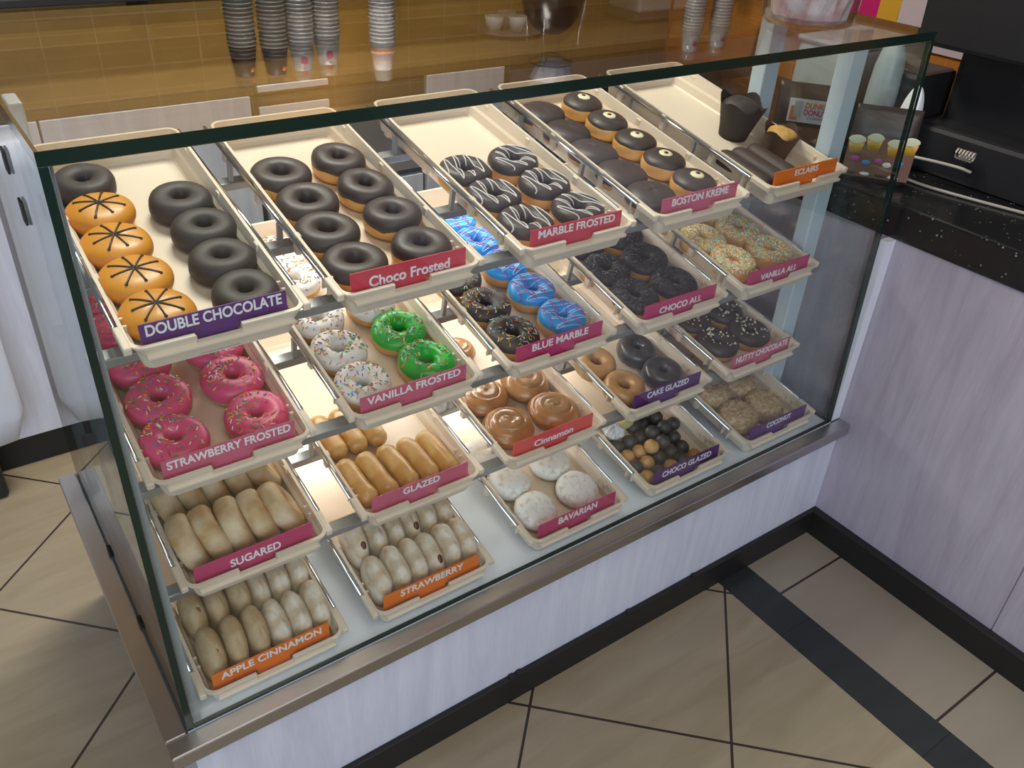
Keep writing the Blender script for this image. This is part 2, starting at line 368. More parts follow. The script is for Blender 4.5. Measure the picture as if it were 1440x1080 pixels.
# top pane: large faces clear, cut edges dark green
T0 = 0.016
prism('top_glass', [(0, LEAN, ZT - T0), (W, LEAN, ZT - T0), (W, D, ZT - T0), (0, D, ZT - T0), (0, LEAN, ZT), (W, LEAN, ZT), (W, D, ZT), (0, D, ZT)], M_glass, case, M_edge, [0, 0, 1, 1, 1, 1])
zt = ZT - T0 - 0.0005
lt = LEAN * (zt - ZB) / (ZT - ZB)
prism('front_glass', [(G + .001, 0, ZB + .001), (W - G - .001, 0, ZB + .001), (W - G - .001, G, ZB + .001), (G + .001, G, ZB + .001), (G + .001, lt, zt), (W - G - .001, lt, zt), (W - G - .001, lt + G, zt), (G + .001, lt + G, zt)], M_glass, case, M_edge, [1, 1, 0, 1, 0, 1])
for x0 in (0.0, W - G):
    prism('side_glass', [(x0, 0, ZB + .001), (x0 + G, 0, ZB + .001), (x0 + G, D, ZB + .001), (x0, D, ZB + .001), (x0, lt, zt), (x0 + G, lt, zt), (x0 + G, D, zt), (x0, D, zt)], M_glass, case, M_edge, [1, 1, 1, 0, 1, 0])
box('case_deck', 0.0, W, 0.0, D, ZB - 0.03, ZB, M_deck, case)
bm = bmesh.new()      # steel ledge around the foot of the glass, mitred as one folded strip
bm_box(bm, -0.036, 1.6335, -0.036, -0.001, ZB - 0.03, ZB, 0.003)
bm_box(bm, -0.036, -0.001, -0.001, D, ZB - 0.03, ZB, 0.003)
bm_obj('steel_ledge', bm, M_steel, case)
box('base_panel', 0.0, 1.6335, -0.011, 0.012, 0.076, ZB - 0.03, M_lav, case)
box('side_panel', 0.0, 0.02, 0.012, D, 0.0, ZB - 0.03, M_lav, case)
bm = bmesh.new(); bm_box(bm, 0.0, 1.611, -0.024, -0.0112, 0.0, 0.0765, 0.002)
for x in (0.62, 0.64, 0.95, 1.16):
    bm_box(bm, x, x + 0.012, -0.024, -0.0112, 0.0765, 0.0805, 0.002)
bm_obj('kick_board', bm, M_kick, case)
box('filler_strip', W + 0.002, XW - 0.001, 0.0, 0.018, ZB + 0.001, 0.849, M_white, case)
# uprights with slots, two on each end
def upright(x0, x1, y0, y1):
    u = box('upright', x0, x1, y0, y1, ZB, zt - 0.001, M_post, case, 0.003)
    return u
upL = upright(0.0125, 0.03, 0.285, 0.335)
upright(1.535, 1.585, 0.158, 0.195); upright(1.535, 1.585, 0.372, 0.41)
upright(0.0125, 0.03, 0.66, 0.71)
for y in (0.256, 0.463):
    box('glass_pad', -0.004, -0.0005, y - 0.012, y + 0.012, ZB + 0.0005, ZB + 0.012, M_rubber, case, 0.001)
for y, z in ((0.283, 1.127), (0.329, 1.181)):
    box('glass_pad', -0.004, -0.0005, y - 0.011, y + 0.011, z - 0.016, z + 0.016, M_rubber, case, 0.001)
prism('corner_trim', [(0.0125, 0.012, ZB + .001), (0.0255, 0.012, ZB + .001), (0.0255, 0.015, ZB + .001), (0.0125, 0.015, ZB + .001), (0.0125, lt + .012, zt - .001), (0.0155, lt + .012, zt - .001), (0.0155, lt + .015, zt - .001), (0.0125, lt + .015, zt - .001)], M_trimg, case)

S = [(0.1025, 0.9724, 0.1766), (0.0964, 0.7571, 0.1974), (0.1051, 0.5315, 0.1654), (0.014, 0.3865, 0.1725)]
XS = [(0.178, 0.476, 0.802, 1.101, 1.410), (0.167, 0.478, 0.783, 1.091, 1.390), (0.182, 0.494, 0.798, 1.110, 1.415), (0.159, 0.462, 0.802, 1.111, 1.415)]
NAMES = [('DOUBLE CHOCOLATE', 'CHOCO FROSTED', 'MARBLE FROSTED', 'BOSTON KREME', 'ECLAIRS'),
         ('STRAWBERRY FROSTED', 'VANILLA FROSTED', 'BLUE MARBLE', 'CHOCO ALL', 'VANILLA ALL'),
         ('SUGARED', 'GLAZED', 'CINNAMON', 'CAKE GLAZED', 'NUTTY CHOCOLATE'),
         ('APPLE CINNAMON', 'STRAWBERRY', 'BAVARIAN', 'CHOCO GLAZED', 'COCONUT')]
def TM(s, k): return Matrix.Translation((XS[s][k], S[s][0], S[s][1])) @ Matrix.Rotation(S[s][2], 4, 'X')
FW = -0.020      # tray floor, measured along the tray's own upright
TL = 0.548
# shelf bars and rods
for s in range(4):
    y, z, th = S[s]
    SM = Matrix.Translation((0, y, z)) @ Matrix.Rotation(th, 4, 'X')
    if s < 3:
        f0 = (0.050, 0.034, 0.034)[s]
        for v0, h in ((f0, 0.016), (0.215, 0.016), (0.43, 0.016)):
            box('shelf_bar', 0.0125, 1.5875, v0, v0 + 0.024, -0.026 - h, -0.026, M_bar, case, 0.002, M=SM)
    for k in range(5):
        for sg in (-1, 1):
            x = XS[s][k] + sg * 0.1255
            tube('tray_rod', [SM @ Vector((x, 0.056, 0.0185)), SM @ Vector((x, TL + 0.01, 0.0185))], 0.0033, M_chrome, case, 10)
            if s < 3:
                for v0 in (0.222, 0.437):
                    box('rod_post', x - 0.004, x + 0.004, v0 - 0.004, v0 + 0.004, -0.026, 0.0155, M_bar, case, 0, SM)

# ------------------------------------------------------------------ trays
def rring(hu, v0, v1, w, r):
    pts = []
    for cx, cy, a0 in ((hu - r, v1 - r, 0), (-hu + r, v1 - r, 90), (-hu + r, v0 + r, 180), (hu - r, v0 + r, 270)):
        for i in range(7):
            a = radians(a0 + 15 * i); pts.append(Vector((cx + r * cos(a), cy + r * sin(a), w)))
        if a0 == 180:
            for u in (-0.0315, -0.031, 0.031, 0.0315): pts.append(Vector((u - 0.006, v0, w)))
    return pts
def make_tray_mesh():
    rings = [rring(0.104, 0.008, TL - 0.004, -0.0235, 0.014), rring(0.107, 0.002, TL, 0.0, 0.016), rring(0.115, 0.0, TL + 0.002, 0.012, 0.018),
             rring(0.1205, -0.0015, TL + 0.005, 0.0185, 0.02), rring(0.1205, -0.0015, TL + 0.005, 0.0212, 0.02),
             rring(0.1155, 0.0045, TL, 0.0212, 0.017), rring(0.106, 0.0062, TL - 0.004, -0.016, 0.014), rring(0.101, 0.011, TL - 0.009, -0.0205, 0.012)]
    n = len(rings[0]); vs, fs = [], []
    for ri, R in enumerate(rings):
        for p in R:
            p = p.copy()
            if p.y > TL - 0.03 and ri in (3, 4, 5): p.z += 0.009
            if p.y < 0.01 and ri in (2, 3, 4, 5) and abs(p.x + 0.006) < 0.0312:
                p.z = min(p.z, 0.0085 + 0.0005 * (ri in (3, 4, 5)))
                if ri == 2: p.z = 0.006
            vs.append(p)
    for i in range(len(rings) - 1):
        for k in range(n):
            l = (k + 1) % n; fs.append((i * n + k, i * n + l, (i + 1) * n + l, (i + 1) * n + k))
    fs.append(tuple(range(n))[::-1]); b = (len(rings) - 1) * n; fs.append(tuple(b + k for k in range(n)))
    bm = bmesh.new(); me = bpy.data.meshes.new('t'); me.from_pydata([tuple(v) for v in vs], [], fs); bm.from_mesh(me); bpy.data.meshes.remove(me)
    for sg in (-1, 1):
        a, b_ = sorted((sg * 0.117, sg * 0.1285))
        bm_box(bm, a, b_, 0.004, 0.054, 0.010, 0.0225, 0.0025)          # front corner ears
        for v in (0.165, 0.325, 0.475):
            a, b_ = sorted((sg * 0.112, sg * 0.1215)); bm_box(bm, a, b_, v, v + 0.014, -0.012, 0.0235, 0.002)
        for v in (0.06, 0.078):
            a, b_ = sorted((sg * 0.108, sg * 0.118)); bm_box(bm, a, b_, v, v + 0.004, -0.018, 0.014, 0.001)
    # low front apron step
    bm_box(bm, -0.102, 0.102, -0.004, 0.004, -0.0005, 0.0055, 0.0015)
    bmesh.ops.recalc_face_normals(bm, faces=bm.faces)
    me = bpy.data.meshes.new('bakery_tray'); bm.to_mesh(me); bm.free(); me.materials.append(M_cream)
    return me
tray_me = make_tray_mesh()
CONT = [('dark and orange doughnuts', 'chocolate ring doughnuts', 'white striped chocolate rings', 'round chocolate shells', 'eclairs and two muffins'),
        ('pink sprinkled doughnuts', 'white and green doughnuts', 'blue and dark sprinkled doughnuts', 'black crumb coated rings', 'rainbow coated rings'),
        ('sugared rings on edge', 'plain glazed bars', 'glazed cinnamon buns', 'small glazed cake rings', 'nut topped chocolate rings'),
        ('dusted buns in two rows', 'jelly buns in two rows', 'white powdered round buns', 'small dough balls', 'coconut coated buns')]
SHELF = ('top shelf', 'second shelf', 'third shelf', 'bottom deck')
for s in range(4):
    for k in range(5):
        o = link('bakery_tray', tray_me); o.matrix_world = TM(s, k)
        tag(o, 'cream plastic tray holding %s on the %s' % (CONT[s][k], SHELF[s]), 'tray', 'cream bakery trays in the display case')

# ------------------------------------------------------------------ tray signs
SG = {(0, 0): ('DOUBLE CHOCOLATE', 'purple', .185, .0165, 0), (0, 1): ('Choco Frosted', 'red', .140, .0175, -.009), (0, 2): ('MARBLE FROSTED', 'red', .168, .0145, 0),
      (0, 3): ('BOSTON KREME', 'pink', .150, .0150, 0), (0, 4): ('ECLAIRS', 'orange', .074, .0130, 0),
      (1, 0): ('STRAWBERRY FROSTED', 'pink', .185, .0145, 0), (1, 1): ('VANILLA FROSTED', 'pink', .176, .0145, 0), (1, 2): ('BLUE MARBLE', 'crimson', .130, .0150, 0),
      (1, 3): ('CHOCO ALL', 'crimson', .118, .0145, -.010), (1, 4): ('VANILLA ALL', 'crimson', .120, .0145, -.010),
      (2, 0): ('SUGARED', 'crimson', .085, .0160, -.009), (2, 1): ('GLAZED', 'pink', .076, .0145, 0), (2, 2): ('Cinnamon', 'salmon', .098, .0150, -.009),
      (2, 3): ('CAKE GLAZED', 'purple', .124, .0150, 0), (2, 4): ('NUTTY CHOCOLATE', 'pink', .180, .0165, 0),
      (3, 0): ('APPLE CINNAMON', 'orange', .172, .0150, 0), (3, 1): ('STRAWBERRY', 'orange', .132, .0150, 0), (3, 2): ('BAVARIAN', 'crimson', .100, .0165, 0),
      (3, 3): ('CHOCO GLAZED', 'purple', .150, .0155, -.004), (3, 4): ('COCONUT', 'purple', .086, .0145, 0)}
for (s, k), (txt, colr, wd, cap, dy) in SG.items():
    tilt = random.uniform(-0.7, 0.7)
    M = TM(s, k) @ Matrix.Translation((-0.003, 0.0085, FW + 0.0005)) @ Matrix.Rotation(radians(tilt), 4, 'Y') @ Matrix.Rotation(radians(90 - 11), 4, 'X')
    root = tag(empty('name_card', M), '%s name card reading %s at a tray front' % (colr, txt), 'sign', 'name cards on the trays')
    bm = bmesh.new()
    bm_box(bm, -0.100, 0.100, 0.030, 0.064, 0, 0.0022, 0.0006)
    bm_box(bm, -0.029, 0.027, 0.000, 0.0315, 0.0003, 0.0019, 0)
    bm_obj('card', bm, SIGN[colr], root)
    text_obj('lettering', txt, M_letters, wd, cap, root, Matrix.Translation((0, 0.0535 + dy, 0.0024)), 0.023)

# ------------------------------------------------------------------ pastry builders
def noise2(seed):
    r = random.Random(seed); ph = [r.uniform(0, 6.28) for _ in range(8)]; am = [r.uniform(-1, 1) for _ in range(8)]
    return lambda a, b=0.0: (am[0] * sin(a + ph[0]) + am[1] * sin(2 * a + b + ph[1]) + .7 * am[2] * sin(3 * a + ph[2]) + .5 * am[3] * sin(5 * a - b + ph[3]) + .5 * am[4] * sin(2 * b + ph[4])) / 2.2
class Ring:
    """outline of a ring doughnut: centre radius R, tube a (flat) and b (upright)"""
    def __init__(s, seed, R=.0310, a=.0182, b=.0205, el=0.95):
        s.R, s.a, s.b, s.el = R, a, b, el; s.n = noise2(seed); s.zc = b
    def pt(s, ph, th, off=0.0):
        wob = 1 + .055 * s.n(ph, th * .5)
        ct, st = cos(th), sin(th)
        e = .80
        ct_ = math.copysign(abs(ct) ** e, ct); st_ = math.copysign(abs(st) ** e, st)
        r = s.R + (s.a * wob + off) * ct_ + .0012 * s.n(ph + 1)
        z = s.zc + (s.b * (1 + .05 * s.n(ph + 2, th)) + off) * st_
        if ct < 0: r = max(r, .004 + .001 * s.n(ph))
        return Vector((r * cos(ph), r * sin(ph) * s.el, max(z, 0.0)))
    def top(s, x, y, off=0.0):
        y_ = y / s.el; r = math.hypot(x, y_); ph = math.atan2(y_, x)
        c = (r - s.R) / (s.a + off)
        if abs(c) > .97: return None
        return s.pt(ph, math.acos(max(-1, min(1, math.copysign(abs(c) ** (1 / .80), c)))), off)
def ring_mesh(S_, t0, t1, off, nphi=44, nth=18, wavy=0.0, close=False, seed=1):
    n = noise2(seed + 77); vs, fs = [], []
    N = nth + 1
    for i in range(nphi):
        ph = 2 * pi * i / nphi; a = t0 + wavy * n(ph * 2); b = t1 - wavy * .5 * n(ph * 2 + 2)
        for j in range(N):
            th = a + (b - a) * j / nth
            o = off if not close else off * min(1, 6 * j / nth, 6 * (nth - j) / nth) - (.0008 if j in (0, nth) else 0)
            vs.append(S_.pt(ph, th, o))
    for i in range(nphi):
        l = (i + 1) % nphi
        for j in range(nth): fs.append((i * N + j, l * N + j, l * N + j + 1, i * N + j + 1))
    return vs, fs
def full_ring(S_, off=0, nphi=44, nth=20):
    vs, fs = [], []
    for i in range(nphi):
        for j in range(nth): vs.append(S_.pt(2 * pi * i / nphi, 2 * pi * j / nth, off))
    for i in range(nphi):
        l = (i + 1) % nphi
        for j in range(nth):
            m = (j + 1) % nth; fs.append((i * nth + j, l * nth + j, l * nth + m, i * nth + m))
    return vs, fs
def sprinkles(surf, n, L, r, nm, parent, mats, seed, r0, r1, bias=None):
    rnd = random.Random(seed); vs, fs, fm = [], [], []
    tries = 0; c = 0
    while c < n and tries < n * 6:
        tries += 1
        ph = rnd.uniform(0, 2 * pi); q = sqrt(rnd.uniform(r0 * r0, r1 * r1)); x, y = q * cos(ph), q * sin(ph)
        if bias and rnd.random() > bias(ph): continue
        p = surf(x, y); p2 = surf(x + .003 * cos(ph * 7 + tries), y + .003 * sin(ph * 7 + tries))
        if p is None or p2 is None: continue
        d = (p2 - p).normalized(); d = (d + Vector((0, 0, rnd.uniform(-.05, .3)))).normalized()
        c0 = p + Vector((0, 0, r * .5)); c1 = c0 + d * L * rnd.uniform(.7, 1.15)
        b = len(fs); tube_data([c0, c1], r, 4, False, vs, fs)
        mi = rnd.randrange(len(mats)); fm += [mi] * (len(fs) - b); c += 1
    o = build(nm, vs, fs, mats, parent, False, fm); o['kind'] = 'stuff'
    return o
def polyline_on(surf, pts, r, name, m, parent, off=.0004, step=.0016):
    vs, fs = [], []; cur = []
    for (x0, y0), (x1, y1) in zip(pts, pts[1:]):
        n = max(2, int(math.hypot(x1 - x0, y1 - y0) / step))
        for i in range(n):
            t = i / n; p = surf(x0 + (x1 - x0) * t, y0 + (y1 - y0) * t)
            if p is None:
                if len(cur) > 2: tube_data(cur, r, 6, False, vs, fs)
                cur = []
            else: cur.append(p + Vector((0, 0, off)))
    if len(cur) > 2: tube_data(cur, r, 6, False, vs, fs)
    if vs: return build(name, vs, fs, m, parent)
def smooth_path(pts, it=2):
    for _ in range(it):
        q = [pts[0]]
        for a, b in zip(pts, pts[1:]):
            q.append((a[0] * .75 + b[0] * .25, a[1] * .75 + b[1] * .25)); q.append((a[0] * .25 + b[0] * .75, a[1] * .25 + b[1] * .75))
        q.append(pts[-1]); pts = q
    return pts
SEED = [100]
def nxt(): SEED[0] += 1; return SEED[0]
def place(s, k, u, v, rz=None, tx=0.0, ty=0.0, w=FW):
    rz = random.uniform(0, 2 * pi) if rz is None else rz
    return TM(s, k) @ Matrix.Translation((u, v, w)) @ Matrix.Rotation(tx, 4, 'X') @ Matrix.Rotation(ty, 4, 'Y') @ Matrix.Rotation(rz, 4, 'Z')
def ring_doughnut(M, icing, label, group, topping=None, name='ring_doughnut', R=.0310, a=.0185, b=.0205, low=.02):
    sd = nxt(); root = tag(empty(name, M), label, 'doughnut', group)
    g = Ring(sd, R, a, b)
    vs, fs = full_ring(g); build('dough', vs, fs, M_dough, root)
    vs, fs = ring_mesh(g, low, pi + .7, .0016, wavy=.16, close=True, seed=sd); build('icing', vs, fs, icing, root)
    surf = lambda x, y: g.top(x, y, .0016)
    if topping: topping(surf, root, sd)
    return root
def top_sprinkles(n, mats=SPR, L=.0064, r=.00095, bias=False, r1=.047):
    def f(surf, root, sd):
        ph0 = random.uniform(0, 6.28)
        sprinkles(surf, n, L, r, 'sprinkles', root, mats, sd, .008, r1, (lambda p: .35 + .65 * (0.5 + .5 * cos(p - ph0))) if bias else None)
    return f
def top_zigzag(mats, r=.0012):
    def f(surf, root, sd):
        rnd = random.Random(sd)
        for j, (m, nm, n, ang) in enumerate(mats):
            pts = []
            for i in range(n):
                t = -0.044 + .088 * i / (n - 1); y = .043 * (1 if i % 2 else -1) * sqrt(max(.05, 1 - (t / .05) ** 2)) * rnd.uniform(.8, 1.02)
                pts += [(t - .002, y), (t + .003, y * 1.0)]
            pts = smooth_path(pts); ca, sa = cos(ang), sin(ang)
            polyline_on(surf, [(x * ca - y * sa, x * sa + y * ca) for x, y in pts], r, nm, m, root, .0004 + j * .0003)
    return f
def top_nuts(surf, root, sd):
    rnd = random.Random(sd); vs, fs = [], []
    for i in range(34):
        ph = rnd.uniform(0, 6.28); q = rnd.uniform(.014, .045); p = surf(q * cos(ph), q * sin(ph))
        if p is None: continue
        s = rnd.uniform(.0018, .0042); b = len(vs)
        for t in ((1, 0, 0), (-1, 0, 0), (0, 1, 0), (0, -1, 0), (0, 0, 1), (0, 0, -.6)):
            vs.append(p + Vector([c * s * rnd.uniform(.7, 1.3) for c in t]) + Vector((0, 0, s * .4)))
        for q_ in ((0, 2, 4), (2, 1, 4), (1, 3, 4), (3, 0, 4), (2, 0, 5), (1, 2, 5), (3, 1, 5), (0, 3, 5)): fs.append(tuple(b + c for c in q_))
    o = build('nut_pieces', vs, fs, M_nut, root, False); o['kind'] = 'stuff'
class Disc:
    """rounded disc (filled doughnut): radius a, height h"""
    def __init__(s, seed, a=.047, h=.037, bulge=.0, el=.97):
        s.a, s.h, s.el = a, h, el; s.n = noise2(seed)
    def prof(s, t):      # t in [0,1] from bottom centre over the side to top centre
        th = -pi / 2 + pi * t
        e = .62; c, q = cos(th), sin(th)
        return s.a * abs(c) ** e, s.h / 2 * (1 + math.copysign(abs(q) ** .8, q))
    def pt(s, ph, t, off=0.0):
        r, z = s.prof(t); r *= 1 + .035 * s.n(ph, t * 3)
        th = -pi / 2 + pi * t
        return Vector(((r + off * cos(th)) * cos(ph), (r + off * cos(th)) * sin(ph) * s.el, max(0, z + off * sin(th) + .0014 * s.n(ph + 3, t * 4) * t)))
    def top(s, x, y, off=.0):
        r = math.hypot(x, y / s.el); ph = math.atan2(y / s.el, x); lo, hi = .5, 1.0
        if r > s.prof(.56)[0]: return None
        for _ in range(24):
            m = (lo + hi) / 2
            if s.prof(m)[0] > r: lo = m
            else: hi = m
        return s.pt(ph, (lo + hi) / 2, off)
def disc_mesh(g, t0, t1, off, nphi=44, nt=18, wavy=0, seed=1, close=False):
    n = noise2(seed + 9); vs, fs = [], []; N = nt + 1
    for i in range(nphi):
        ph = 2 * pi * i / nphi; a = t0 + wavy * n(ph * 2)
        for j in range(N):
            o = off * (min(1, 5 * j / nt) if close else 1) - (.0008 if close and j == 0 else 0)
            vs.append(g.pt(ph, a + (t1 - a) * j / nt, o))
    for i in range(nphi):
        l = (i + 1) % nphi
        for j in range(nt): fs.append((i * N + j, l * N + j, l * N + j + 1, i * N + j + 1))
    return vs, fs
def shell_doughnut(M, icing, label, group, topping=None, a=.047, h=.038, name='filled_doughnut', t=.50):
    sd = nxt(); root = tag(empty(name, M), label, 'doughnut', group); g = Disc(sd, a, h)
    vs, fs = disc_mesh(g, 0.0, 1.0, 0); build('dough', vs, fs, M_dough, root)
    vs, fs = disc_mesh(g, t, 1.0, .0016, wavy=.03, seed=sd, close=True); build('icing', vs, fs, icing, root)
    if topping: topping(lambda x, y: g.top(x, y, .0016), root, sd)
    return root
def spokes(surf, root, sd):
    for i in range(8):
        a = 2 * pi * i / 8 + .1; r1 = .033 + .003 * sin(i * 3)
        polyline_on(surf, [(.0008 * cos(a), .0008 * sin(a)), (r1 * cos(a), r1 * sin(a))], .0016, 'chocolate_stripe', M_drzc, root)
        p = surf(r1 * cos(a), r1 * sin(a))
        if p:
            vs, fs = lathe_data([(0, -.0015), (.0026, 0), (.0019, .0016), (0, .0022)], 10)
            build('chocolate_drop', vs, fs, M_drzc, root, M=Matrix.Translation(p))
def eye(surf, root, sd):
    x, y = random.Random(sd).uniform(-.006, .006), random.Random(sd + 1).uniform(-.006, .006)
    p = surf(x, y)
    o = lathe('custard_spot', [(.0145, -.0015), (.0140, .0008), (.010, .0022), (.004, .0028), (0, .0029)], M_cream_dot, root, 24, Matrix.Translation(p))
    lathe('red_spot', [(.0052, .0018), (.0046, .0034), (.002, .0042), (0, .0043)], M_cherry, o, 16, Matrix.Translation(p + Vector((.001, .002, 0))))
def blob(name, seed, rx, ry, rz, m, parent=None, e=1.0, noise=.05, nphi=36, nth=20, bend=0.0, M=None):
    """superellipsoid lying with its middle at z = rz"""
    n = noise2(seed); vs, fs = [], []
    def f(c, p): return math.copysign(abs(c) ** p, c)
    for j in range(1, nth):
        th = -pi / 2 + pi * j / nth
        for i in range(nphi):
            ph = 2 * pi * i / nphi; w = 1 + noise * n(ph, th * 2)
            x = rx * f(cos(th), e) * f(cos(ph), e) * w; y = ry * f(cos(th), e) * f(sin(ph), e) * w; z = rz * f(sin(th), e) * w
            vs.append(Vector((x + bend * (y / ry) ** 2, y, z + rz)))
    b = len(vs); vs.append(Vector((0, 0, 0))); vs.append(Vector((0, 0, 2 * rz)))
    for j in range(nth - 2):
        for i in range(nphi):
            l = (i + 1) % nphi; fs.append((j * nphi + i, j * nphi + l, (j + 1) * nphi + l, (j + 1) * nphi + i))
    for i in range(nphi):
        l = (i + 1) % nphi; fs.append((b, l, i)); t = (nth - 2) * nphi; fs.append((b + 1, t + i, t + l))
    return build(name, vs, fs, m, parent, M=M)
def capsule(name, seed, L, r, m, parent=None, flat=.9, bend=0.0, t0=0, t1=1, grow=0, M=None, lo=None):
    """bar lying along y, underside on z = 0"""
    n = noise2(seed); vs, fs = [], []; N = 26; K = 22
    for j in range(N):
        t = -1 + 2 * j / (N - 1); q = t * L / 2
        edge = max(0.0, abs(q) - (L / 2 - r)) / r; rr = r * sqrt(max(0.0, 1 - edge * edge)) + 1e-4
        rr *= 1 + .05 * n(t * 3)
        for i in range(K):
            a = 2 * pi * i / K if lo is None else (-lo + (pi + 2 * lo) * i / (K - 1))
            vs.append(Vector(((rr + grow) * cos(a) * (1 + .03 * n(a, t)) + bend * (1 - t * t), q * (1 + grow * 12), r * flat + (rr * flat + grow) * sin(a))))
    for j in range(N - 1):
        for i in range(K if lo is None else K - 1):
            l = (i + 1) % K; fs.append((j * K + i, j * K + l, (j + 1) * K + l, (j + 1) * K + i))
    return build(name, vs, fs, m, parent, M=M)

ORD = ('front', 'second', 'third', 'fourth', 'fifth')
def where(i, n, side, card):
    if i == 0: p = 'front one'
    elif i == n - 1 and n > 1: p = 'rearmost one'
    else: p = ORD[i] + ' one from the front'
    return '%s, %s row, %s tray' % (p, side, card)

# ------------------------------------------------------------------ top shelf
for i, (u, v) in enumerate([(-.062, .083), (-.064, .172), (-.065, .264), (-.062, .358)]):
    shell_doughnut(place(0, 0, u, v, rz=.1 * i), M_orange, 'orange iced doughnut with dark spokes, ' + where(i, 4, 'left', 'DOUBLE CHOCOLATE'), 'orange doughnuts', spokes, a=.050, h=.042, t=.36)
for i, (u, v) in enumerate([(.062, .082), (.061, .172), (.066, .262), (.060, .352)]):
    g = Ring(nxt(), .0300, .0205, .0205); vs, fs = full_ring(g)
    o = build('cake_doughnut', vs, fs, M_choc2); o.matrix_world = place(0, 0, u, v)
    tag(o, 'plain dark cake doughnut, ' + where(i, 4, 'right', 'DOUBLE CHOCOLATE'), 'doughnut', 'dark cake doughnuts')
g = Ring(nxt(), .0300, .0205, .0205); vs, fs = full_ring(g)
o = build('cake_doughnut', vs, fs, M_choc2); o.matrix_world = place(0, 0, -.062, .452)
tag(o, 'plain dark cake doughnut behind the orange ones, DOUBLE CHOCOLATE tray', 'doughnut', 'dark cake doughnuts')
for side, pts in (('left', [(-.060, .085), (-.062, .180), (-.054, .274), (-.060, .370)]), ('right', [(.060, .090), (.062, .190), (.061, .290), (.058, .390)])):
    for i, (u, v) in enumerate(pts):
        ring_doughnut(place(0, 1, u, v, tx=random.uniform(-.06, .06)), M_choc, 'plain chocolate iced ring, ' + where(i, 4, side, 'CHOCO FROSTED'), 'chocolate frosted rings', R=.0335 - .003 * (side == 'right'), a=.0195, b=.0215, low=-.05)
for side, pts in (('left', [(-.060, .085), (-.064, .182), (-.066, .276)]), ('right', [(.058, .088), (.052, .184), (.046, .280)])):
    for i, (u, v) in enumerate(pts):
        ring_doughnut(place(0, 2, u, v, rz=random.uniform(-.5, .5)), M_choc, 'chocolate ring with white zigzag, ' + where(i, 3, side, 'MARBLE FROSTED'), 'marble frosted rings',
                      top_zigzag([(M_drz, 'white_drizzle', 9, 0.3)], .0013), R=.0325, a=.0190, b=.0215)
for i, (u, v) in enumerate([(-.064, .082), (-.066, .170), (-.066, .260), (-.066, .350), (-.066, .440)]):
    shell_doughnut(place(0, 3, u, v, tx=-.05), M_choc, 'smooth chocolate shell, ' + where(i, 5, 'left', 'BOSTON KREME'), 'smooth chocolate shells', a=.0515, h=.043, t=.46)
for i, (u, v) in enumerate([(.058, .090), (.057, .180), (.054, .268), (.050, .360), (.052, .452)]):
    shell_doughnut(place(0, 3, u, v), M_choc, 'chocolate shell with pale custard spot, ' + where(i, 5, 'right', 'BOSTON KREME'), 'custard spot shells', eye, a=.0470, h=.046, t=.60)
for i, (u, nm) in enumerate([(-.086, 'leftmost of three'), (-.040, 'middle of three'), (.006, 'rightmost of three')]):
    root = tag(empty('eclair', place(0, 4, u, .105, rz=random.uniform(-.06, .06))), 'dark chocolate eclair bar, %s in the ECLAIRS tray' % nm, 'eclair', 'eclairs')
    sd = nxt(); capsule('dough', sd, .150, .0215, M_dough, root, .85); capsule('icing', sd, .150, .0215, M_eclair, root, .85, grow=.0012, lo=.45)
def muffin(M, paper, top, label):
    sd = nxt(); root = tag(empty('muffin', M), label, 'muffin')
    vs, fs = [], []; K = 48; prof = [(.026, 0), (.029, .018), (.033, .036), (.036, .048), (.040, .060)]
    for j, (r, z) in enumerate(prof):
        for i in range(K):
            a = 2 * pi * i / K; t = j / 4; pk = abs(cos(2 * a)) ** 2.2
            rr = r * (1 + .16 * t * pk) + .0006 * cos(24 * a); vs.append(Vector((rr * cos(a), rr * sin(a), z + .014 * pk * t ** 3)))
    for j in range(4):
        for i in range(K):
            l = (i + 1) % K; fs.append((j * K + i, j * K + l, (j + 1) * K + l, (j + 1) * K + i))
    fs.append(tuple(range(K))[::-1]); build('paper_cup', vs, fs, paper, root)
    blob('muffin_top', sd, .036, .036, .022, top, root, 1.0, .09, M=Matrix.Translation((0, 0, .030)))
muffin(place(0, 4, .050, .265, rz=.3) @ Matrix.Scale(1.22, 4), M_paperd, M_choc2, 'dark chocolate muffin in black tulip paper behind the eclairs')
muffin(place(0, 4, .072, .155, rz=.2) @ Matrix.Scale(.95, 4), M_paper, M_muffin, 'golden muffin in brown tulip paper beside the dark muffin')

# ------------------------------------------------------------------ second shelf
for side, pts in (('left', [(-.064, .084), (-.058, .178), (-.060, .272), (-.064, .366), (-.066, .458)]), ('right', [(.062, .084), (.060, .178), (.060, .270)])):
    for i, (u, v) in enumerate(pts):
        ring_doughnut(place(1, 0, u, v, tx=random.uniform(-.08, .08)), M_pink, 'pink iced sprinkled ring, ' + where(i, len(pts), side, 'STRAWBERRY FROSTED'), 'pink sprinkled rings', top_sprinkles(95, bias=True), R=.0310, a=.0200, b=.0205, low=-.35)
for i, (u, v) in enumerate([(-.066, .080), (-.065, .172), (-.063, .264), (-.052, .386), (-.048, .474)]):
    ring_doughnut(place(1, 1, u, v), M_whitei, 'white iced sprinkled ring, ' + where(i, 5, 'left', 'VANILLA FROSTED'), 'white sprinkled rings', top_sprinkles(120), R=.0310, a=.0190, low=-.02)
for i, (u, v) in enumerate([(.060, .086), (.056, .178)]):
    ring_doughnut(place(1, 1, u, v), M_green, ('green iced sprinkled ring at the sign, VANILLA FROSTED tray', 'green iced sprinkled ring behind the other green one')[i], 'green sprinkled rings', top_sprinkles(100, bias=True), R=.0320, a=.0195, low=-.05)
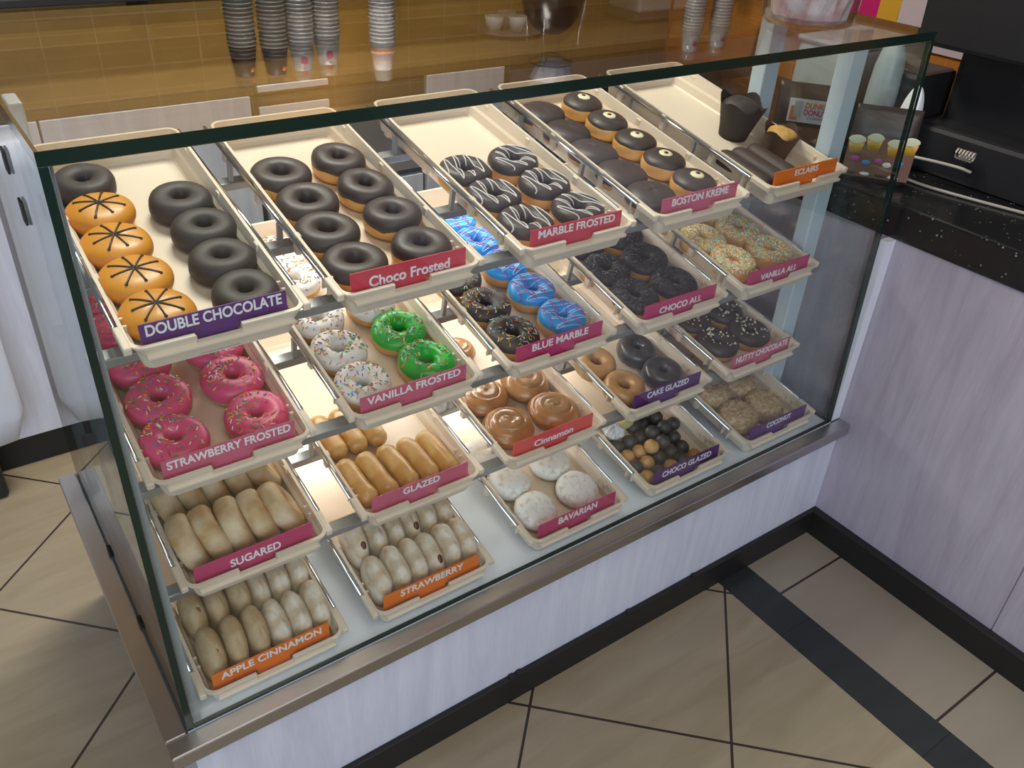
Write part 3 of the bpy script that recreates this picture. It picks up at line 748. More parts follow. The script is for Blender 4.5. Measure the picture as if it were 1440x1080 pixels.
ring_doughnut(place(1, 1, .046, .270), M_whitei, 'white iced sprinkled ring behind the two green doughnuts', 'white sprinkled rings', top_sprinkles(90), R=.0290, a=.0190, low=-.1)
for i, (u, v) in enumerate([(-.060, .086), (-.060, .180), (-.066, .274)]):
    ring_doughnut(place(1, 2, u, v), M_choc, 'chocolate ring with coloured sprinkles, ' + where(i, 3, 'left', 'BLUE MARBLE'), 'chocolate sprinkled rings', top_sprinkles(120, bias=True), R=.0320, a=.0195, low=-.02)
for i, (u, v) in enumerate([(.060, .090), (.052, .182), (.048, .274), (.038, .366), (.036, .456)]):
    ring_doughnut(place(1, 2, u, v, rz=random.uniform(-.4, .4)), M_blue, 'blue iced ring with pink lines, ' + where(i, 5, 'right', 'BLUE MARBLE'), 'blue marbled rings',
                  top_zigzag([(M_drzb, 'pale_blue_drizzle', 10, 1.7), (M_drzp, 'pink_drizzle', 8, .35)], .0010), R=.0300, a=.0185, b=.0215, low=.0)
for side, pts in (('left', [(-.062, .086), (-.062, .182), (-.058, .278)]), ('right', [(.050, .088), (.048, .182), (.054, .276)])):
    for i, (u, v) in enumerate(pts):
        ring_doughnut(place(1, 3, u, v), M_choc2, 'black crumb coated ring, ' + where(i, 3, side, 'CHOCO ALL'), 'black crumb coated rings', top_sprinkles(800, SPRK, .0045, .0011, r1=.052), R=.0325, a=.0200, low=-.1)
for side, pts in (('left', [(-.058, .100), (-.062, .194), (-.066, .288)]), ('right', [(.060, .100), (.052, .194), (.044, .288)])):
    for i, (u, v) in enumerate(pts):
        ring_doughnut(place(1, 4, u, v), M_dough, 'rainbow sprinkle coated ring, ' + where(i, 3, side, 'VANILLA ALL'), 'rainbow sprinkle coated rings', top_sprinkles(1100, SPRP, .0060, .00105, r1=.0535), R=.0335, a=.0205, low=-.1)

# ------------------------------------------------------------------ third shelf
def standing_ring(s, k, u, v, label, lean):
    g = Ring(nxt(), .0310, .0195, .0200, 1.0); vs, fs = full_ring(g, 0, 40, 18)
    me = build('sugared_doughnut', [p - Vector((0, 0, g.b)) for p in vs], fs, M_sugar)
    me.matrix_world = TM(s, k) @ Matrix.Translation((u, v, FW + .0445)) @ Matrix.Rotation(lean[1], 4, 'Z') @ Matrix.Rotation(radians(90) - lean[0], 4, 'Y') @ Matrix.Rotation(random.uniform(0, 6), 4, 'Z')
    tag(me, label, 'doughnut', 'sugared rings on edge')
NUM = ('leftmost', 'second from left', 'third from left', 'second from right', 'rightmost')
for r, (v, nm) in enumerate([(.088, 'front row'), (.190, 'back row')]):
    for i in range(5):
        u = (-.090, -.051, -.011, .029, .070)[i]
        standing_ring(2, 0, u, v, 'sugared ring on edge, %s of the %s, SUGARED tray' % (NUM[i], nm), (.30 + .03 * (i % 2) + (.24 if i == 4 else 0), .06 * sin(i * 2.1)))
for i in range(5):
    u, v = (-.090, -.049, -.006, .037, .080)[i], .100
    o = capsule('glazed_bar', nxt(), .118, .0205, M_glazed, None, .95, random.uniform(-.003, .003)); o.matrix_world = place(2, 1, u, v, rz=.06)
    tag(o, 'glazed dough bar, %s of the front row, GLAZED tray' % NUM[i], 'doughnut', 'glazed bars')
for i in range(3):
    o = capsule('glazed_bar', nxt(), .118, .0205, M_glazed, None, .95, random.uniform(-.003, .003)); o.matrix_world = place(2, 1, (-.088, -.046, -.003)[i], .228, rz=.03)
    tag(o, 'glazed dough bar, %s of the back row, GLAZED tray' % ('left', 'middle', 'right')[i], 'doughnut', 'glazed bars')
def cinnamon_bun(M, label, a=.051):
    sd = nxt(); root = tag(empty('cinnamon_bun', M), label, 'cinnamon bun', 'cinnamon buns')
    n = noise2(sd); vs, fs = [], []; NP, NR = 64, 26
    def zz(r, ph):
        q = r / a; spiral = abs(((r / a * 2.4 - ph / (2 * pi)) % 1.0) - .5) * 2
        return .046 * sqrt(max(0, 1 - (q * .93) ** 4)) * (.96 + .03 * n(ph)) - .0045 * max(0, 1 - spiral * 3.2) * (1 if q > .12 else 0) * (1 - q ** 6)
    for j in range(NR + 1):
        for i in range(NP):
            ph = 2 * pi * i / NP; q = j / NR; r = a * (q ** .9) * (1 + .04 * n(ph) * q); vs.append(Vector((r * cos(ph), r * sin(ph) * .95, zz(a * (q ** .9), ph))))
    for j in range(NR):
        for i in range(NP):
            l = (i + 1) % NP; fs.append((j * NP + i, (j + 1) * NP + i, (j + 1) * NP + l, j * NP + l))
    b = len(vs); base = NR * NP
    for i in range(NP):
        ph = 2 * pi * i / NP; vs.append(Vector((a * .80 * cos(ph), a * .76 * sin(ph), 0)))
    for i in range(NP):
        l = (i + 1) % NP; fs.append((base + i, b + i, b + l, base + l))
    fs.append(tuple(b + i for i in range(NP))[::-1])
    build('dough', vs, fs, M_cinn, root)
    gv, gf = [], []; NG = 10
    for j in range(NG + 1):
        for i in range(NP):
            ph = 2 * pi * i / NP; q = (j / NG) * (.66 + .07 * n(ph * 2 + 1)); r = a * q
            gv.append(Vector((r * cos(ph), r * sin(ph) * .95, zz(r, ph) + .0012 * (1 if j < NG else -1.2))))
    for j in range(NG):
        for i in range(NP):
            l = (i + 1) % NP; gf.append((j * NP + i, (j + 1) * NP + i, (j + 1) * NP + l, j * NP + l))
    build('glaze', gv, gf, M_cinng, root)
for (u, v), t in zip([(-.058, .096), (-.056, .194), (.058, .094), (.054, .194)], ('front left', 'back left', 'front right', 'back right')):
    cinnamon_bun(place(2, 2, u, v), 'glazed brown cinnamon bun, %s in the Cinnamon tray' % t, .056)
cinnamon_bun(place(2, 2, -.030, .345), 'glazed cinnamon bun lying alone at the rear of its tray', .045)
for (u, v, m, c, t) in [(-.066, .084, M_tan, 'tan', 'front left'), (-.074, .176, M_tan, 'tan', 'back left'), (.052, .086, M_chocg, 'dark grey', 'front right'), (.050, .176, M_chocg, 'dark grey', 'back right')]:
    g = Ring(nxt(), .0310 if m is M_tan else .0285, .0190 if m is M_tan else .0200, .0205); vs, fs = full_ring(g)
    o = build('cake_doughnut', vs, fs, m); o.matrix_world = place(2, 3, u, v, tx=.05)
    tag(o, 'small glossy %s cake ring, %s in the CAKE GLAZED tray' % (c, t), 'doughnut', 'glazed cake rings')
for (u, v), t in zip([(-.054, .106), (-.054, .200), (.056, .106), (.056, .200)], ('front left', 'back left', 'front right', 'back right')):
    ring_doughnut(place(2, 4, u, v, tx=random.uniform(-.1, .1)), M_choc, 'chocolate ring with pale nut pieces, %s, NUTTY CHOCOLATE tray' % t, 'nutty chocolate rings', top_nuts, R=.0330, a=.0205, low=-.02)

# ------------------------------------------------------------------ bottom deck
NUM6 = ('leftmost', 'second from left', 'third from left', 'third from right', 'second from right', 'rightmost')
def standing_bun(s, k, u, v, m, label, group, hole=None, ht=.037, thick=.0195, lean=.10, L=.042):
    sd = nxt(); M = TM(s, k) @ Matrix.Translation((u, v, FW)) @ Matrix.Rotation(lean, 4, 'Y') @ Matrix.Rotation(.22, 4, 'X')
    root = tag(empty('filled_bun', M), label, 'doughnut', group)
    blob('dough', sd, thick, L, ht, m, root, .80, .085)
    if hole:
        p, mm = hole; blob('filling', sd + 5, .0055, .0085, .0035, mm, root, 1, .15, 16, 10, M=Matrix.Translation(p) @ Matrix.Rotation(.6, 4, 'X'))
for r, (v, nm) in enumerate([(.080, 'front row'), (.168, 'back row')]):
    for i in range(6):
        u = (-.090, -.053, -.016, .020, .056, .091)[i]
        pw = (r == 0 and i > 2) or (r == 1 and i > 2)
        hole = (Vector((0.002, -.012, .0665)), M_applej) if (r, i) in ((0, 0), (0, 3), (1, 0)) else None
        standing_bun(3, 0, u, v, M_powder if pw else M_apple, '%s bun on edge, %s, %s, APPLE CINNAMON tray' % ('powdered' if pw else 'cinnamon dusted', NUM6[i], nm), 'apple cinnamon buns', hole, ht=.0375 + .002 * ((i * 7) % 3), thick=.0188, L=.046)
        hole = (Vector((0.002, (-.02, .0, -.005, -.024, .01, -.012)[i], .068)), M_jelly) if (r, i) in ((0, 2), (0, 3), (0, 5), (1, 0), (1, 3)) else None
        standing_bun(3, 1, u, v + .004, M_powder, 'powdered jelly bun on edge, %s of the %s, STRAWBERRY tray' % (NUM6[i], nm), 'strawberry jelly buns', hole, ht=.0375 + .002 * ((i * 5) % 3), thick=.0188, L=.046)
def powder_bun(M, label, a=.046, h=.045):
    sd = nxt(); root = tag(empty('powdered_bun', M), label, 'doughnut', 'powdered round buns'); g = Disc(sd, a, h)
    vs, fs = disc_mesh(g, 0, 1, 0); build('dough', vs, fs, M_sugar, root)
    vs, fs = disc_mesh(g, .40, 1, .001, wavy=.06, seed=sd, close=True); build('powdered_sugar', vs, fs, M_powder2, root)
for (u, v), t in zip([(-.060, .078), (-.066, .168), (-.074, .258), (.054, .084), (.046, .176)],
                     ('front left in the BAVARIAN tray', 'second on the left in the BAVARIAN tray', 'at the far left rear of its tray', 'beside the right end of the BAVARIAN sign', 'rear right of the BAVARIAN tray')):
    powder_bun(place(3, 2, u, v), 'white powdered round bun, ' + t)
# dough balls: rows from front to back
rows = [(.046, [(-.086, 'T'), (-.050, 'D'), (-.014, 'T'), (.024, 'D'), (.060, 'T')]),
        (.080, [(-.090, 'D'), (-.055, 'T'), (-.020, 'D'), (.016, 'D'), (.052, 'D')]),
        (.114, [(-.086, 'T'), (-.050, 'T'), (-.014, 'D'), (.022, 'D'), (.058, 'D')]),
        (.148, [(-.088, 'D'), (-.052, 'D'), (-.016, 'D'), (.020, 'D'), (.056, 'D'), (.089, 'D')]),
        (.182, [(-.084, 'D'), (-.012, 'D'), (.024, 'D'), (.060, 'D')]),
        (.216, [(.010, 'D'), (.046, 'D')])]
def ball(u, v, w, kind, r=.0172):
    m, c = ((M_munchd, 'dark chocolate') if kind == 'D' else (M_munch, 'golden'))
    o = blob('doughnut_hole', nxt(), r, r * random.uniform(.94, 1.04), r * random.uniform(.92, .98), m, None, 1, .05, 22, 14)
    o.matrix_world = place(3, 3, u, v, w=w)
    tag(o, '%s dough ball among the loose balls in the CHOCO GLAZED tray' % c, 'doughnut hole', 'dark dough balls' if kind == 'D' else 'golden dough balls')
for v, L in rows:
    for u, kd in L: ball(u + random.uniform(-.001, .001), v, FW + .0002, kd)
for u, v, kd in [(-.034, .098, 'T'), (.000, .098, 'D'), (.034, .132, 'D'), (-.002, .132, 'D'), (.038, .166, 'D'), (.006, .200, 'D')]: ball(u, v, FW + .0255, kd)
o = blob('dough_twist', nxt(), .026, .016, .014, M_yellow, None, .9, .14); o.matrix_world = place(3, 3, -.036, .190, rz=.2, w=FW + .022)
tag(o, 'pale yellow dough piece on top of the dark dough balls', 'pastry')
o = blob('powdered_ball', nxt(), .020, .019, .017, M_powder2, None, 1, .12); o.matrix_world = place(3, 3, -.066, .214, w=FW + .012)
tag(o, 'white powdered ball behind the dough balls', 'doughnut hole')
vs, fs = lathe_data([(0, 0), (.020, .002), (.026, .012), (.020, .024), (.008, .030), (0, .030)], 24)
rnd = random.Random(4); vs = [v_ * rnd.uniform(.82, 1.12) for v_ in vs]
o = build('plastic_wrap', vs, fs, M_film, None, False); o.matrix_world = place(3, 3, -.084, .176, w=FW + .030)
tag(o, 'crumpled clear wrap on the left of the dough balls', 'wrap')
def coconut_bun(M, label, a=.050, h=.050):
    sd = nxt(); root = tag(empty('coconut_bun', M), label, 'doughnut', 'coconut buns'); rnd = random.Random(sd); g = Disc(sd, a, h)
    vs, fs = disc_mesh(g, 0, 1, 0, 56, 26); vs = [v_ + Vector((rnd.uniform(-1, 1), rnd.uniform(-1, 1), rnd.uniform(-.2, 1))) * .0012 for v_ in vs]
    build('dough', vs, fs, M_coco, root)
    sv, sf = [], []
    for _ in range(260):
        p = g.pt(rnd.uniform(0, 6.28), rnd.uniform(.35, .98), .0008); d = Vector((rnd.uniform(-1, 1), rnd.uniform(-1, 1), rnd.uniform(-.3, .4))).normalized() * rnd.uniform(.003, .006)
        tube_data([p - d, p + Vector((0, 0, .0006)), p + d], .0006, 4, False, sv, sf)
    o_ = build('coconut_shreds', sv, sf, M_cocos, root, False); o_['kind'] = 'stuff'
for (u, v), t in zip([(-.060, .086), (-.060, .180), (.032, .086), (.030, .180), (-.050, .270)], ('front left, beside the COCONUT sign', 'second on the left, COCONUT tray', 'front right, behind the COCONUT sign', 'second on the right, COCONUT tray', 'rearmost in the COCONUT tray')):
    coconut_bun(place(3, 4, u, v), 'coconut coated bun, ' + t)
o = capsule('reflection_strip', nxt(), .15, .0110, M_yellow, None, .9); o.matrix_world = place(3, 4, .091, .110)  # yellow reflection beside the buns, modelled as a solid bar
tag(o, 'pale yellow strip standing for a reflection along the right wall of the COCONUT tray', 'pastry')

# ------------------------------------------------------------------ side counter at right
sc = tag(empty('side_counter', Matrix.Translation((0, 0, 0))), 'mauve wood panelled side counter with black speckled granite top', 'counter')
sc.matrix_world = Matrix.Identity(4)
bm = bmesh.new(); bm_box(bm, XW, 2.28, -0.5120, 0.95, 0.076, 0.848); bm_box(bm, XW, 2.28, -2.4, -0.5150, 0.076, 0.848); bm_box(bm, XW + .003, 2.28, -0.5150, -0.5120, 0.076, 0.848)
bm_obj('counter_panel', bm, M_lav2, sc)
box('counter_kick', 1.611, XW + 0.02, -2.4, 0.40 - 0.3885, 0.0, 0.0765, M_kick, sc, 0.002)
box('granite_top', 1.628, 2.30, -2.4, 0.96, 0.8485, 0.925, M_gran, sc, 0.006)

# ------------------------------------------------------------------ back counter
bc = tag(empty('back_counter', Matrix.Translation((0, 0, 0))), 'pale wood staff counter behind the case with doors and drawers', 'counter')
box('counter_body', -1.4, 2.70, 1.362, 1.94, 0.0, 0.925, M_dgrey, bc)
box('counter_kick', -1.4, 2.70, 1.352, 1.3615, 0.0, 0.09, M_kick, bc)
for x0, x1, nm in ((-1.4, -.28, 'cupboard_door'), (-.27, .165, 'cupboard_door'), (.17, .68, 'cupboard_door'), (1.22, 1.50, 'cupboard_door')):
    box(nm, x0, x1, 1.340, 1.3615, 0.095, 0.935, M_lav, bc, 0.002)
for z0, z1 in ((.10, .37), (.39, .64), (.66, .875)):
    d_ = box('drawer', .70, 1.205, 1.340, 1.3615, z0, z1, M_lav if z1 < .8 else M_steel, bc, 0.002)
box('drawer_rail', .70, .90, 1.330, 1.3395, .885, .905, M_white, bc)
box('drawer_rail', .70, .90, 1.330, 1.3395, .945, .960, M_white, bc)
box('counter_slab', -1.4, 2.70, 1.3415, 1.94, 0.936, 0.965, M_tanslab, bc, 0.002)
fr = tag(empty('fridge', Matrix.Translation((1.51, 1.2, 0))), 'dark navy undercounter fridge behind the right end of the case', 'fridge'); fr.matrix_world = Matrix.Translation((1.51, 1.15, 0))
box('body', 0, .78, .02, .18, 0.02, .925, M_navy, fr, .004); box('door', .005, .775, 0, .019, .05, .90, M_navy, fr, .004); box('handle', .06, .08, -.03, -.001, .40, .70, M_chrome, fr, .003)
sl = tag(empty('wall_ledge', Matrix.Translation((0.55, 1.72, 1.15))), 'long dark shelf on the gold wall under the machine and cups', 'shelf')
box('shelf_board', -.95, .95, -.21, .225, 0, .02, M_black, sl, .003)
for x in (-.8, 0, .8): box('bracket', x, x + .02, .05, .225, -.16, -.001, M_black, sl)
ap = tag(empty('coffee_machine', Matrix.Translation((0.30, 1.53, 1.1705))), 'black coffee machine standing on the dark wall shelf', 'machine')
box('body', .13, 1.06, .02, .34, 0, .195, M_black, ap, .01); box('drip_tray', .17, 1.02, .0, .019, 0, .05, M_dgrey, ap, .004)
bx = tag(empty('steel_bin', Matrix.Translation((-.20, 1.52, 1.1705))), 'grey steel container at the left of the black coffee machine', 'container')
box('body', 0, .60, 0, .3, 0, .16, M_dgrey, bx, .02); box('lid', -.005, .605, -.005, .305, .1605, .175, M_steel, bx, .004)

def cup_stack(x, y, z0, z1, kind, label):
    """nested cups upside down, narrow base upward"""
    root = tag(empty('cup_stack', Matrix.Translation((x, y, z0))), label, 'cups', 'upside-down cup stacks'); h = z1 - z0
    m = {'brown': M_cupb, 'white': M_cupw, 'clear': M_cupp}[kind]
    r0, r1, hc = .040, .028, .085
    vs, fs = lathe_data([(r0, h - hc), (r1, h - .003), (r1 - .002, h), (0, h - .002)], 32); build('top_cup', vs, fs, m, root)
    prof = []; z = 0.0
    while z < h - hc - .001:
        prof += [(.0385, z), (.0425, z + .002), (.0425, z + .005), (.0385, z + .007)]; z += .0115
    vs, fs = lathe_data(prof + [(.038, h - hc)], 28)
    build('nested_rims', vs, fs, M_cupr if kind == 'brown' else M_cupp if kind == 'clear' else M_cupw, root)
    if kind == 'white':
        q = lambda z_: r0 + (r1 - r0) * (z_ - (h - hc)) / hc + .0004
        vs, fs = lathe_data([(q(h - .072), h - .072), (q(h - .052), h - .052)], 32); build('orange_band', vs, fs, M_cupo, root)
    elif kind == 'brown':
        bl = blob('orange_logo', nxt(), .007, .002, .007, M_cupo, root, 1, 0, 14, 8, M=Matrix.Translation((.014, -.0285, h - .028)))
    else:
        blob('red_logo', nxt(), .012, .002, .012, M_magp, root, 1, 0, 14, 8, M=Matrix.Translation((-.008, -.034, h - .045)))
CY = 1.66; CZ0 = 1.1705 + .1955
cup_stack(.785, CY, CZ0, 1.655, 'brown', 'brown paper cups upside down in a wrapped stack, leftmost stack')
cup_stack(.882, CY, CZ0, 1.660, 'brown', 'brown paper cups upside down with bare pale rims, second stack')
cup_stack(.968, CY, CZ0, 1.655, 'clear', 'clear plastic cups upside down between brown cups and lamp glow')
cup_stack(1.052, CY, CZ0, 1.645, 'clear', 'clear plastic cups with red logo beside the lamp glow')
cup_stack(1.242, CY, CZ0, 1.680, 'white', 'white paper cups upside down with orange band')
sh = tag(empty('wall_shelf', Matrix.Translation((2.0, 1.6, 1.36))), 'dark shelf on the right of the gold wall holding clear cups', 'shelf')
box('shelf_board', -.55, .78, -.12, .345, -.03, 0, M_black, sh, .003)
box('bracket', -.5, -.48, .2, .345, -.15, -.031, M_black, sh); box('bracket', .7, .72, .2, .345, -.15, -.031, M_black, sh)
cup_stack(2.50, 1.52, 1.3605, 1.700, 'clear', 'clear plastic cup stack near the wall corner, left of two')
cup_stack(2.63, 1.50, 1.3605, 1.690, 'clear', 'clear plastic cup stack near the wall corner, right of two')
# dark dome with wire rack and paper filters
dm = tag(empty('grinder_dome', Matrix.Translation((1.92, 1.66, 1.3605))), 'dark brown domed bowl turned over under a wire rack', 'bowl')
lathe('dome', [(.115, 0), (.118, .06), (.116, .12), (.100, .19), (.074, .232), (.040, .256), (0, .262)], M_amber, dm, 40)
rk = tag(empty('wire_rack', Matrix.Translation((1.93, 1.66, 1.3605))), 'thin wire rack standing over the dark dome', 'rack')
for zz_, rr in ((.335, .035), (.360, .080)):
    tube('ring', [(rr * cos(2 * pi * i / 28), rr * sin(2 * pi * i / 28), zz_) for i in range(28)], .002, M_dgrey, rk, 6, True)
for i in range(4):
    a = i * pi / 2 + .6; tube('wire', [(.135 * cos(a), .135 * sin(a), 0.002), (.080 * cos(a), .080 * sin(a), .360)], .0018, M_chrome, rk, 6)
    tube('spoke', [(.080 * cos(a), .080 * sin(a), .360), (.035 * cos(a), .035 * sin(a), .335)], .0015, M_dgrey, rk, 6)
vs, fs = [], []; K = 40
for j, (r, z) in enumerate([(.0, .338), (.040, .340), (.066, .375), (.084, .415)]):
    for i in range(K): a = 2 * pi * i / K; q = r * (1 + .06 * cos(12 * a) * j / 3); vs.append(Vector((q * cos(a), q * sin(a), z)))
for j in range(3):
    for i in range(K): l = (i + 1) % K; fs.append((j * K + i, j * K + l, (j + 1) * K + l, (j + 1) * K + i))
o = build('paper_filters', vs, fs, M_filter); o.matrix_world = Matrix.Translation((1.945, 1.66, 1.3635)); tag(o, 'white fluted paper coffee filters resting in the wire rack', 'filters')
# plate with white cups, pale appliance
o = lathe('grey_plate', [(.05, 0), (.11, .006), (.125, .014), (.120, .015), (.05, .008), (0, .008)], M_dgrey); o.matrix_world = Matrix.Translation((1.70, 1.62, .966)); tag(o, 'round dark grey plate under white cups on the staff counter', 'plate')
for i, (dx, dy) in enumerate([(-.055, .0), (.02, -.03), (.03, .05)]):
    o = lathe('white_cup', [(.018, 0), (.028, .02), (.033, .05), (.031, .05), (.026, .02), (0, .006)], M_grey); o.matrix_world = Matrix.Translation((1.70 + dx, 1.62 + dy, .9745))
    tag(o, ('small white cup at the left edge of the grey plate', 'small white cup at the front of the grey plate', 'small white cup at the back of the grey plate')[i], 'cup', 'white cups on the plate')
ag = tag(empty('counter_appliance', Matrix.Translation((2.41, 1.66, .9655))), 'pale grey appliance with rounded black base on the staff counter', 'appliance')
box('base', -.17, .17, -.10, .10, 0, .035, M_black, ag, .015); box('housing', -.15, .15, -.09, .09, .0355, .24, M_grey, ag, .01)

# ------------------------------------------------------------------ left: white plastic-covered bins
def draped_bin(x, y, rx, ry, z1, label):
    sd = nxt(); n = noise2(sd); vs, fs = [], []; K = 48; J = 12
    for j in range(J):
        t = j / (J - 1); z = .17 + (z1 - .17) * t
        for i in range(K):
            a = 2 * pi * i / K; f = lambda c: math.copysign(abs(c) ** .6, c); w = 1 + .05 * n(a * 2, t * 2) * (1 - t * .5) - .12 * (t < .01)
            vs.append(Vector((rx * f(cos(a)) * w, ry * f(sin(a)) * w, z + .02 * n(a * 3) * (1 - t))))
    for j in range(J - 1):
        for i in range(K): l = (i + 1) % K; fs.append((j * K + i, j * K + l, (j + 1) * K + l, (j + 1) * K + i))
    fs.append(tuple((J - 1) * K + i for i in range(K))); fs.append(tuple(range(K))[::-1])
    root = tag(empty('bin', Matrix.Translation((x, y, 0))), label, 'bin'); build('white_liner', vs, fs, M_cloth, root)
    box('wheel_base', -rx * .55, rx * .5, -ry * .7, ry * .7, 0.001, .165, M_black, root, .01)
draped_bin(-.225, 1.272, .180, .062, .93, 'tall bin covered in a white plastic liner left of the case')

# ------------------------------------------------------------------ things on the side counter
ZC = 0.9255
def bag(M, w, h, d, label, deco):
    sd = nxt(); n = noise2(sd); root = tag(empty('coffee_bag', M), label, 'bag')
    vs, fs = [], []; K = 40; J = 14
    for j in range(J):
        t = j / (J - 1); z = h * t
        for i in range(K):
            a = 2 * pi * i / K; f = lambda c, e: math.copysign(abs(c) ** e, c); sq = 1 - .92 * max(0, t - .72) / .28
            vs.append(Vector((w / 2 * f(cos(a), .5) * (1 + .012 * n(a, t * 4)), d / 2 * f(sin(a), .5) * sq * (1 + .05 * n(a, t * 6)), z)))
    for j in range(J - 1):
        for i in range(K): l = (i + 1) % K; fs.append((j * K + i, j * K + l, (j + 1) * K + l, (j + 1) * K + i))
    fs.append(tuple((J - 1) * K + i for i in range(K))); fs.append(tuple(range(K))[::-1])
    build('bag_body', vs, fs, M_bag, root); deco(root, -d / 2 - .002); return root
def face_card(root, name, x0, x1, z0, z1, y, m): return box(name, x0, x1, y - .0012, y, z0, z1, m, root, .0004)
def deco_muffin(root, y):
    p = face_card(root, 'printed_panel', -.072, .072, .012, .105, y, M_bagp)
    for i, x in enumerate((-.055, -.018, .028, .058)):
        z = .085 + .008 * (i % 2)
        lathe('printed_muffin', [(.012, 0), (.017, .024), (0, .025)], M_gold, p, 20, Matrix.Translation((x, y - .0014, z - .02)) @ Matrix.Diagonal((1, .03, 1, 1)))
        blob('printed_cream', nxt(), .018, .0006, .010, M_cream_dot, p, 1, .15, 20, 8, M=Matrix.Translation((x, y - .0022, z)))
    for i, (x, m) in enumerate([(-.05, M_drzp), (-.025, SPR[3]), (.0, M_drzp), (.02, SPR[1]), (.045, SPR[3])]):
        blob('printed_sweet', nxt(), .010, .0006, .006, m, p, 1, .1, 16, 8, M=Matrix.Translation((x, y - .0020, .046 - .006 * (i % 2))))
    for i, x in enumerate((-.052, -.022, .012, .04)):
        blob('printed_berry', nxt(), .011, .0006, .004, M_letters if i % 2 else M_choc, p, 1, .3, 16, 8, M=Matrix.Translation((x, y - .0020, .016)))
def deco_sign(root, y):
    face_card(root, 'orange_stripe', -.075, .075, .035, .070, y, M_bagp)
    p = face_card(root, 'printed_logo', -.045, .057, .080, .135, y, M_letters)
    text_obj('lettering', 'DUNKIN', M_cupo, .058, .014, p, Matrix.Translation((.021, y - .0015, .121)) @ Matrix.Rotation(radians(90), 4, 'X'), .03)
    text_obj('lettering', 'DONUTS', M_magp, .058, .014, p, Matrix.Translation((.021, y - .0015, .105)) @ Matrix.Rotation(radians(90), 4, 'X'), .03)
    text_obj('lettering', 'COFFEE', M_dgrey, .040, .006, p, Matrix.Translation((.021, y - .0015, .092)) @ Matrix.Rotation(radians(90), 4, 'X'), .0)
    box('printed_cup', -.040, -.022, y - .0020, y - .0013, .084, .118, M_cupo, p); box('printed_cup_body', -.032, -.014, y - .0024, y - .0021, .092, .130, M_grey, p)
FACE = Matrix.Rotation(radians(-52), 4, 'Z')
bag(Matrix.Translation((1.715, .150, ZC)) @ FACE, .140, .165, .060, 'dark bag printed with muffins and sweets beside the case glass', deco_muffin)
bag(Matrix.Translation((1.715, .365, ZC)) @ FACE, .150, .165, .060, 'dark coffee bag with white orange and pink logo', deco_sign)
o = lathe('frosted_bottle', [(.050, 0), (.052, .02), (.050, .17), (.046, .22), (.034, .262), (.016, .282), (0, .286)], M_frost); o.matrix_world = Matrix.Translation((1.850, .265, ZC)) @ Matrix.Diagonal((.72, .72, .98, 1)); tag(o, 'grey frosted bottle with rounded top behind the muffin print bag', 'bottle')
o = blob('napkin_bundle', nxt(), .018, .026, .095, M_filter, None, .8, .12); o.matrix_world = Matrix.Translation((1.825, .175, ZC)) @ Matrix.Rotation(.12, 4, 'Y'); tag(o, 'bundle of white napkins standing behind the muffin print bag', 'napkins')
o = box('orange_packet', -.02, .02, -.03, .03, 0, .10, M_cupo, None, .006); o.matrix_world = Matrix.Translation((1.945, .20, ZC)); tag(o, 'orange packet standing behind the white napkins', 'packet')
gb = tag(empty('frosted_box', Matrix.Translation((1.93, .42, ZC))), 'pale grey frosted box behind the logo coffee bag', 'box')
box('box_body', -.10, .24, -.06, .10, 0, .225, M_frost, gb, .012); box('box_lid', -.105, .245, -.065, .105, .2255, .240, M_grey, gb, .006)
# till
tl = tag(empty('till', Matrix.Translation((1.96, -.02, ZC))), 'black till with tilted screen on a pole at the counter corner', 'till')
R52 = Matrix.Rotation(radians(-40), 4, 'Z')
box('base', -.09, .34, -.34, .20, 0, .11, M_black, tl, .012)
box('printer', -.10, .06, .205, .33, 0, .21, M_black, tl, .012)
tube('pole', [(.02, -.005, .10), (.03, -.01, .26)], .013, M_navy, tl, 14)
box('back_housing', .005, .30, -.30, .19, .09, .32, M_black, tl, .02)
box('screen', -.10, .34, -.34, .235, .285, .75, M_black, tl, .012, Matrix.Rotation(radians(-4), 4, 'Y'))
text_obj('lettering', 'H', M_grey, .018, .022, tl, Matrix.Translation((-.1012, .262, .165)) @ Matrix.Rotation(radians(-90), 4, 'Z') @ Matrix.Rotation(radians(90), 4, 'X'), .0)
def cable(pts, r, label):
    o = tube('cable', smooth_path3(pts), r, M_cable, None, 8); tag(o, label, 'cable')
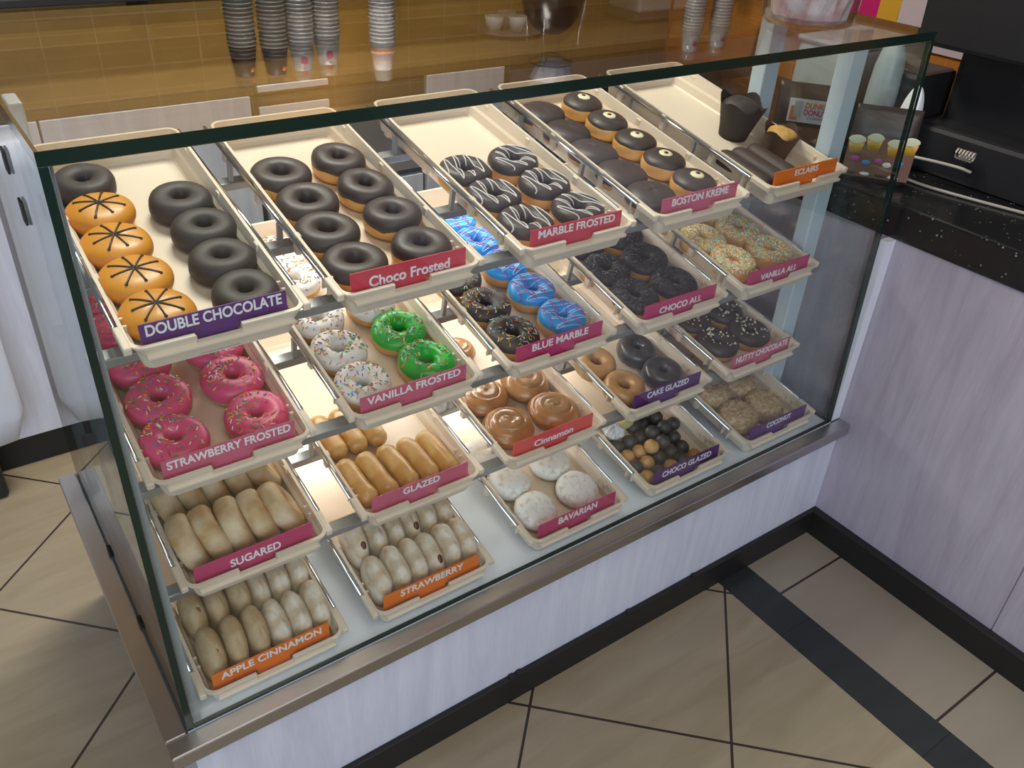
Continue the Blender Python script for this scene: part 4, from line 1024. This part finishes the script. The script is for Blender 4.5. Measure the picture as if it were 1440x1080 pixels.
def smooth_path3(pts):
    pts = [Vector(p) for p in pts]
    for _ in range(3):
        q = [pts[0]]
        for a, b in zip(pts, pts[1:]): q += [a * .75 + b * .25, a * .25 + b * .75]
        pts = q + [pts[-1]]
    return pts
cable([(1.80, .18, ZC + .004), (1.775, .08, ZC + .004), (1.795, -.03, ZC + .004), (1.83, -.16, ZC + .004)], .0035, 'beige cable lying in front of the black till')
cable([(1.815, .19, ZC + .03), (1.80, .13, ZC + .05), (1.835, .02, ZC + .05), (1.858, .0, ZC + .04)], .0035, 'beige cable looping up to the till')
tube_o = tube('coiled_cord', [(1.846 + .011 * cos(i * .9), .04 - i * .0011, ZC + .075 + .011 * sin(i * .9)) for i in range(40)], .0022, M_cable, None, 6); tag(tube_o, 'short coiled cord hanging on the till side', 'cord')
# poster on the right wall
po = tag(empty('wall_poster', Matrix.Translation((2.799, .80, 1.00))), 'pale poster with pink and yellow blocks on the orange wall', 'poster')
box('sheet', -.010, 0, -.36, .30, 0, .45, M_poster, po)
box('pink_block', -.012, -.0102, .14, .30, 0.06, .40, M_magp, po); box('yellow_block', -.012, -.0102, .06, .1395, 0.04, .40, M_gold, po)
blob('printed_muffin', nxt(), .001, .035, .04, M_muffin, po, 1, .1, 18, 10, M=Matrix.Translation((-.0115, -.22, .05)))
# plastic tub on the case roof
tb = tag(empty('clear_tub', Matrix.Translation((1.400, .190, ZT + .0005)) @ Matrix.Scale(1.12, 4)), 'clear plastic tub of pale pink sweets on the case roof', 'tub')
lathe('tub_wall', [(0, .002), (.070, .002), (.076, .010), (.085, .10), (.092, .22), (.094, .22), (.087, .10), (.078, .006), (.070, 0), (0, 0)], M_clear, tb, 48)
rnd = random.Random(8); vs, fs = lathe_data([(0, .004), (.060, .005), (.068, .014), (.074, .06), (.078, .12), (.06, .15), (0, .155)], 30)
vs = [Vector((v_.x * rnd.uniform(.9, 1.0), v_.y * rnd.uniform(.9, 1.0), v_.z)) for v_ in vs]
o_ = build('pink_sweets', vs, fs, M_pinkbag, tb, False); o_['kind'] = 'stuff'
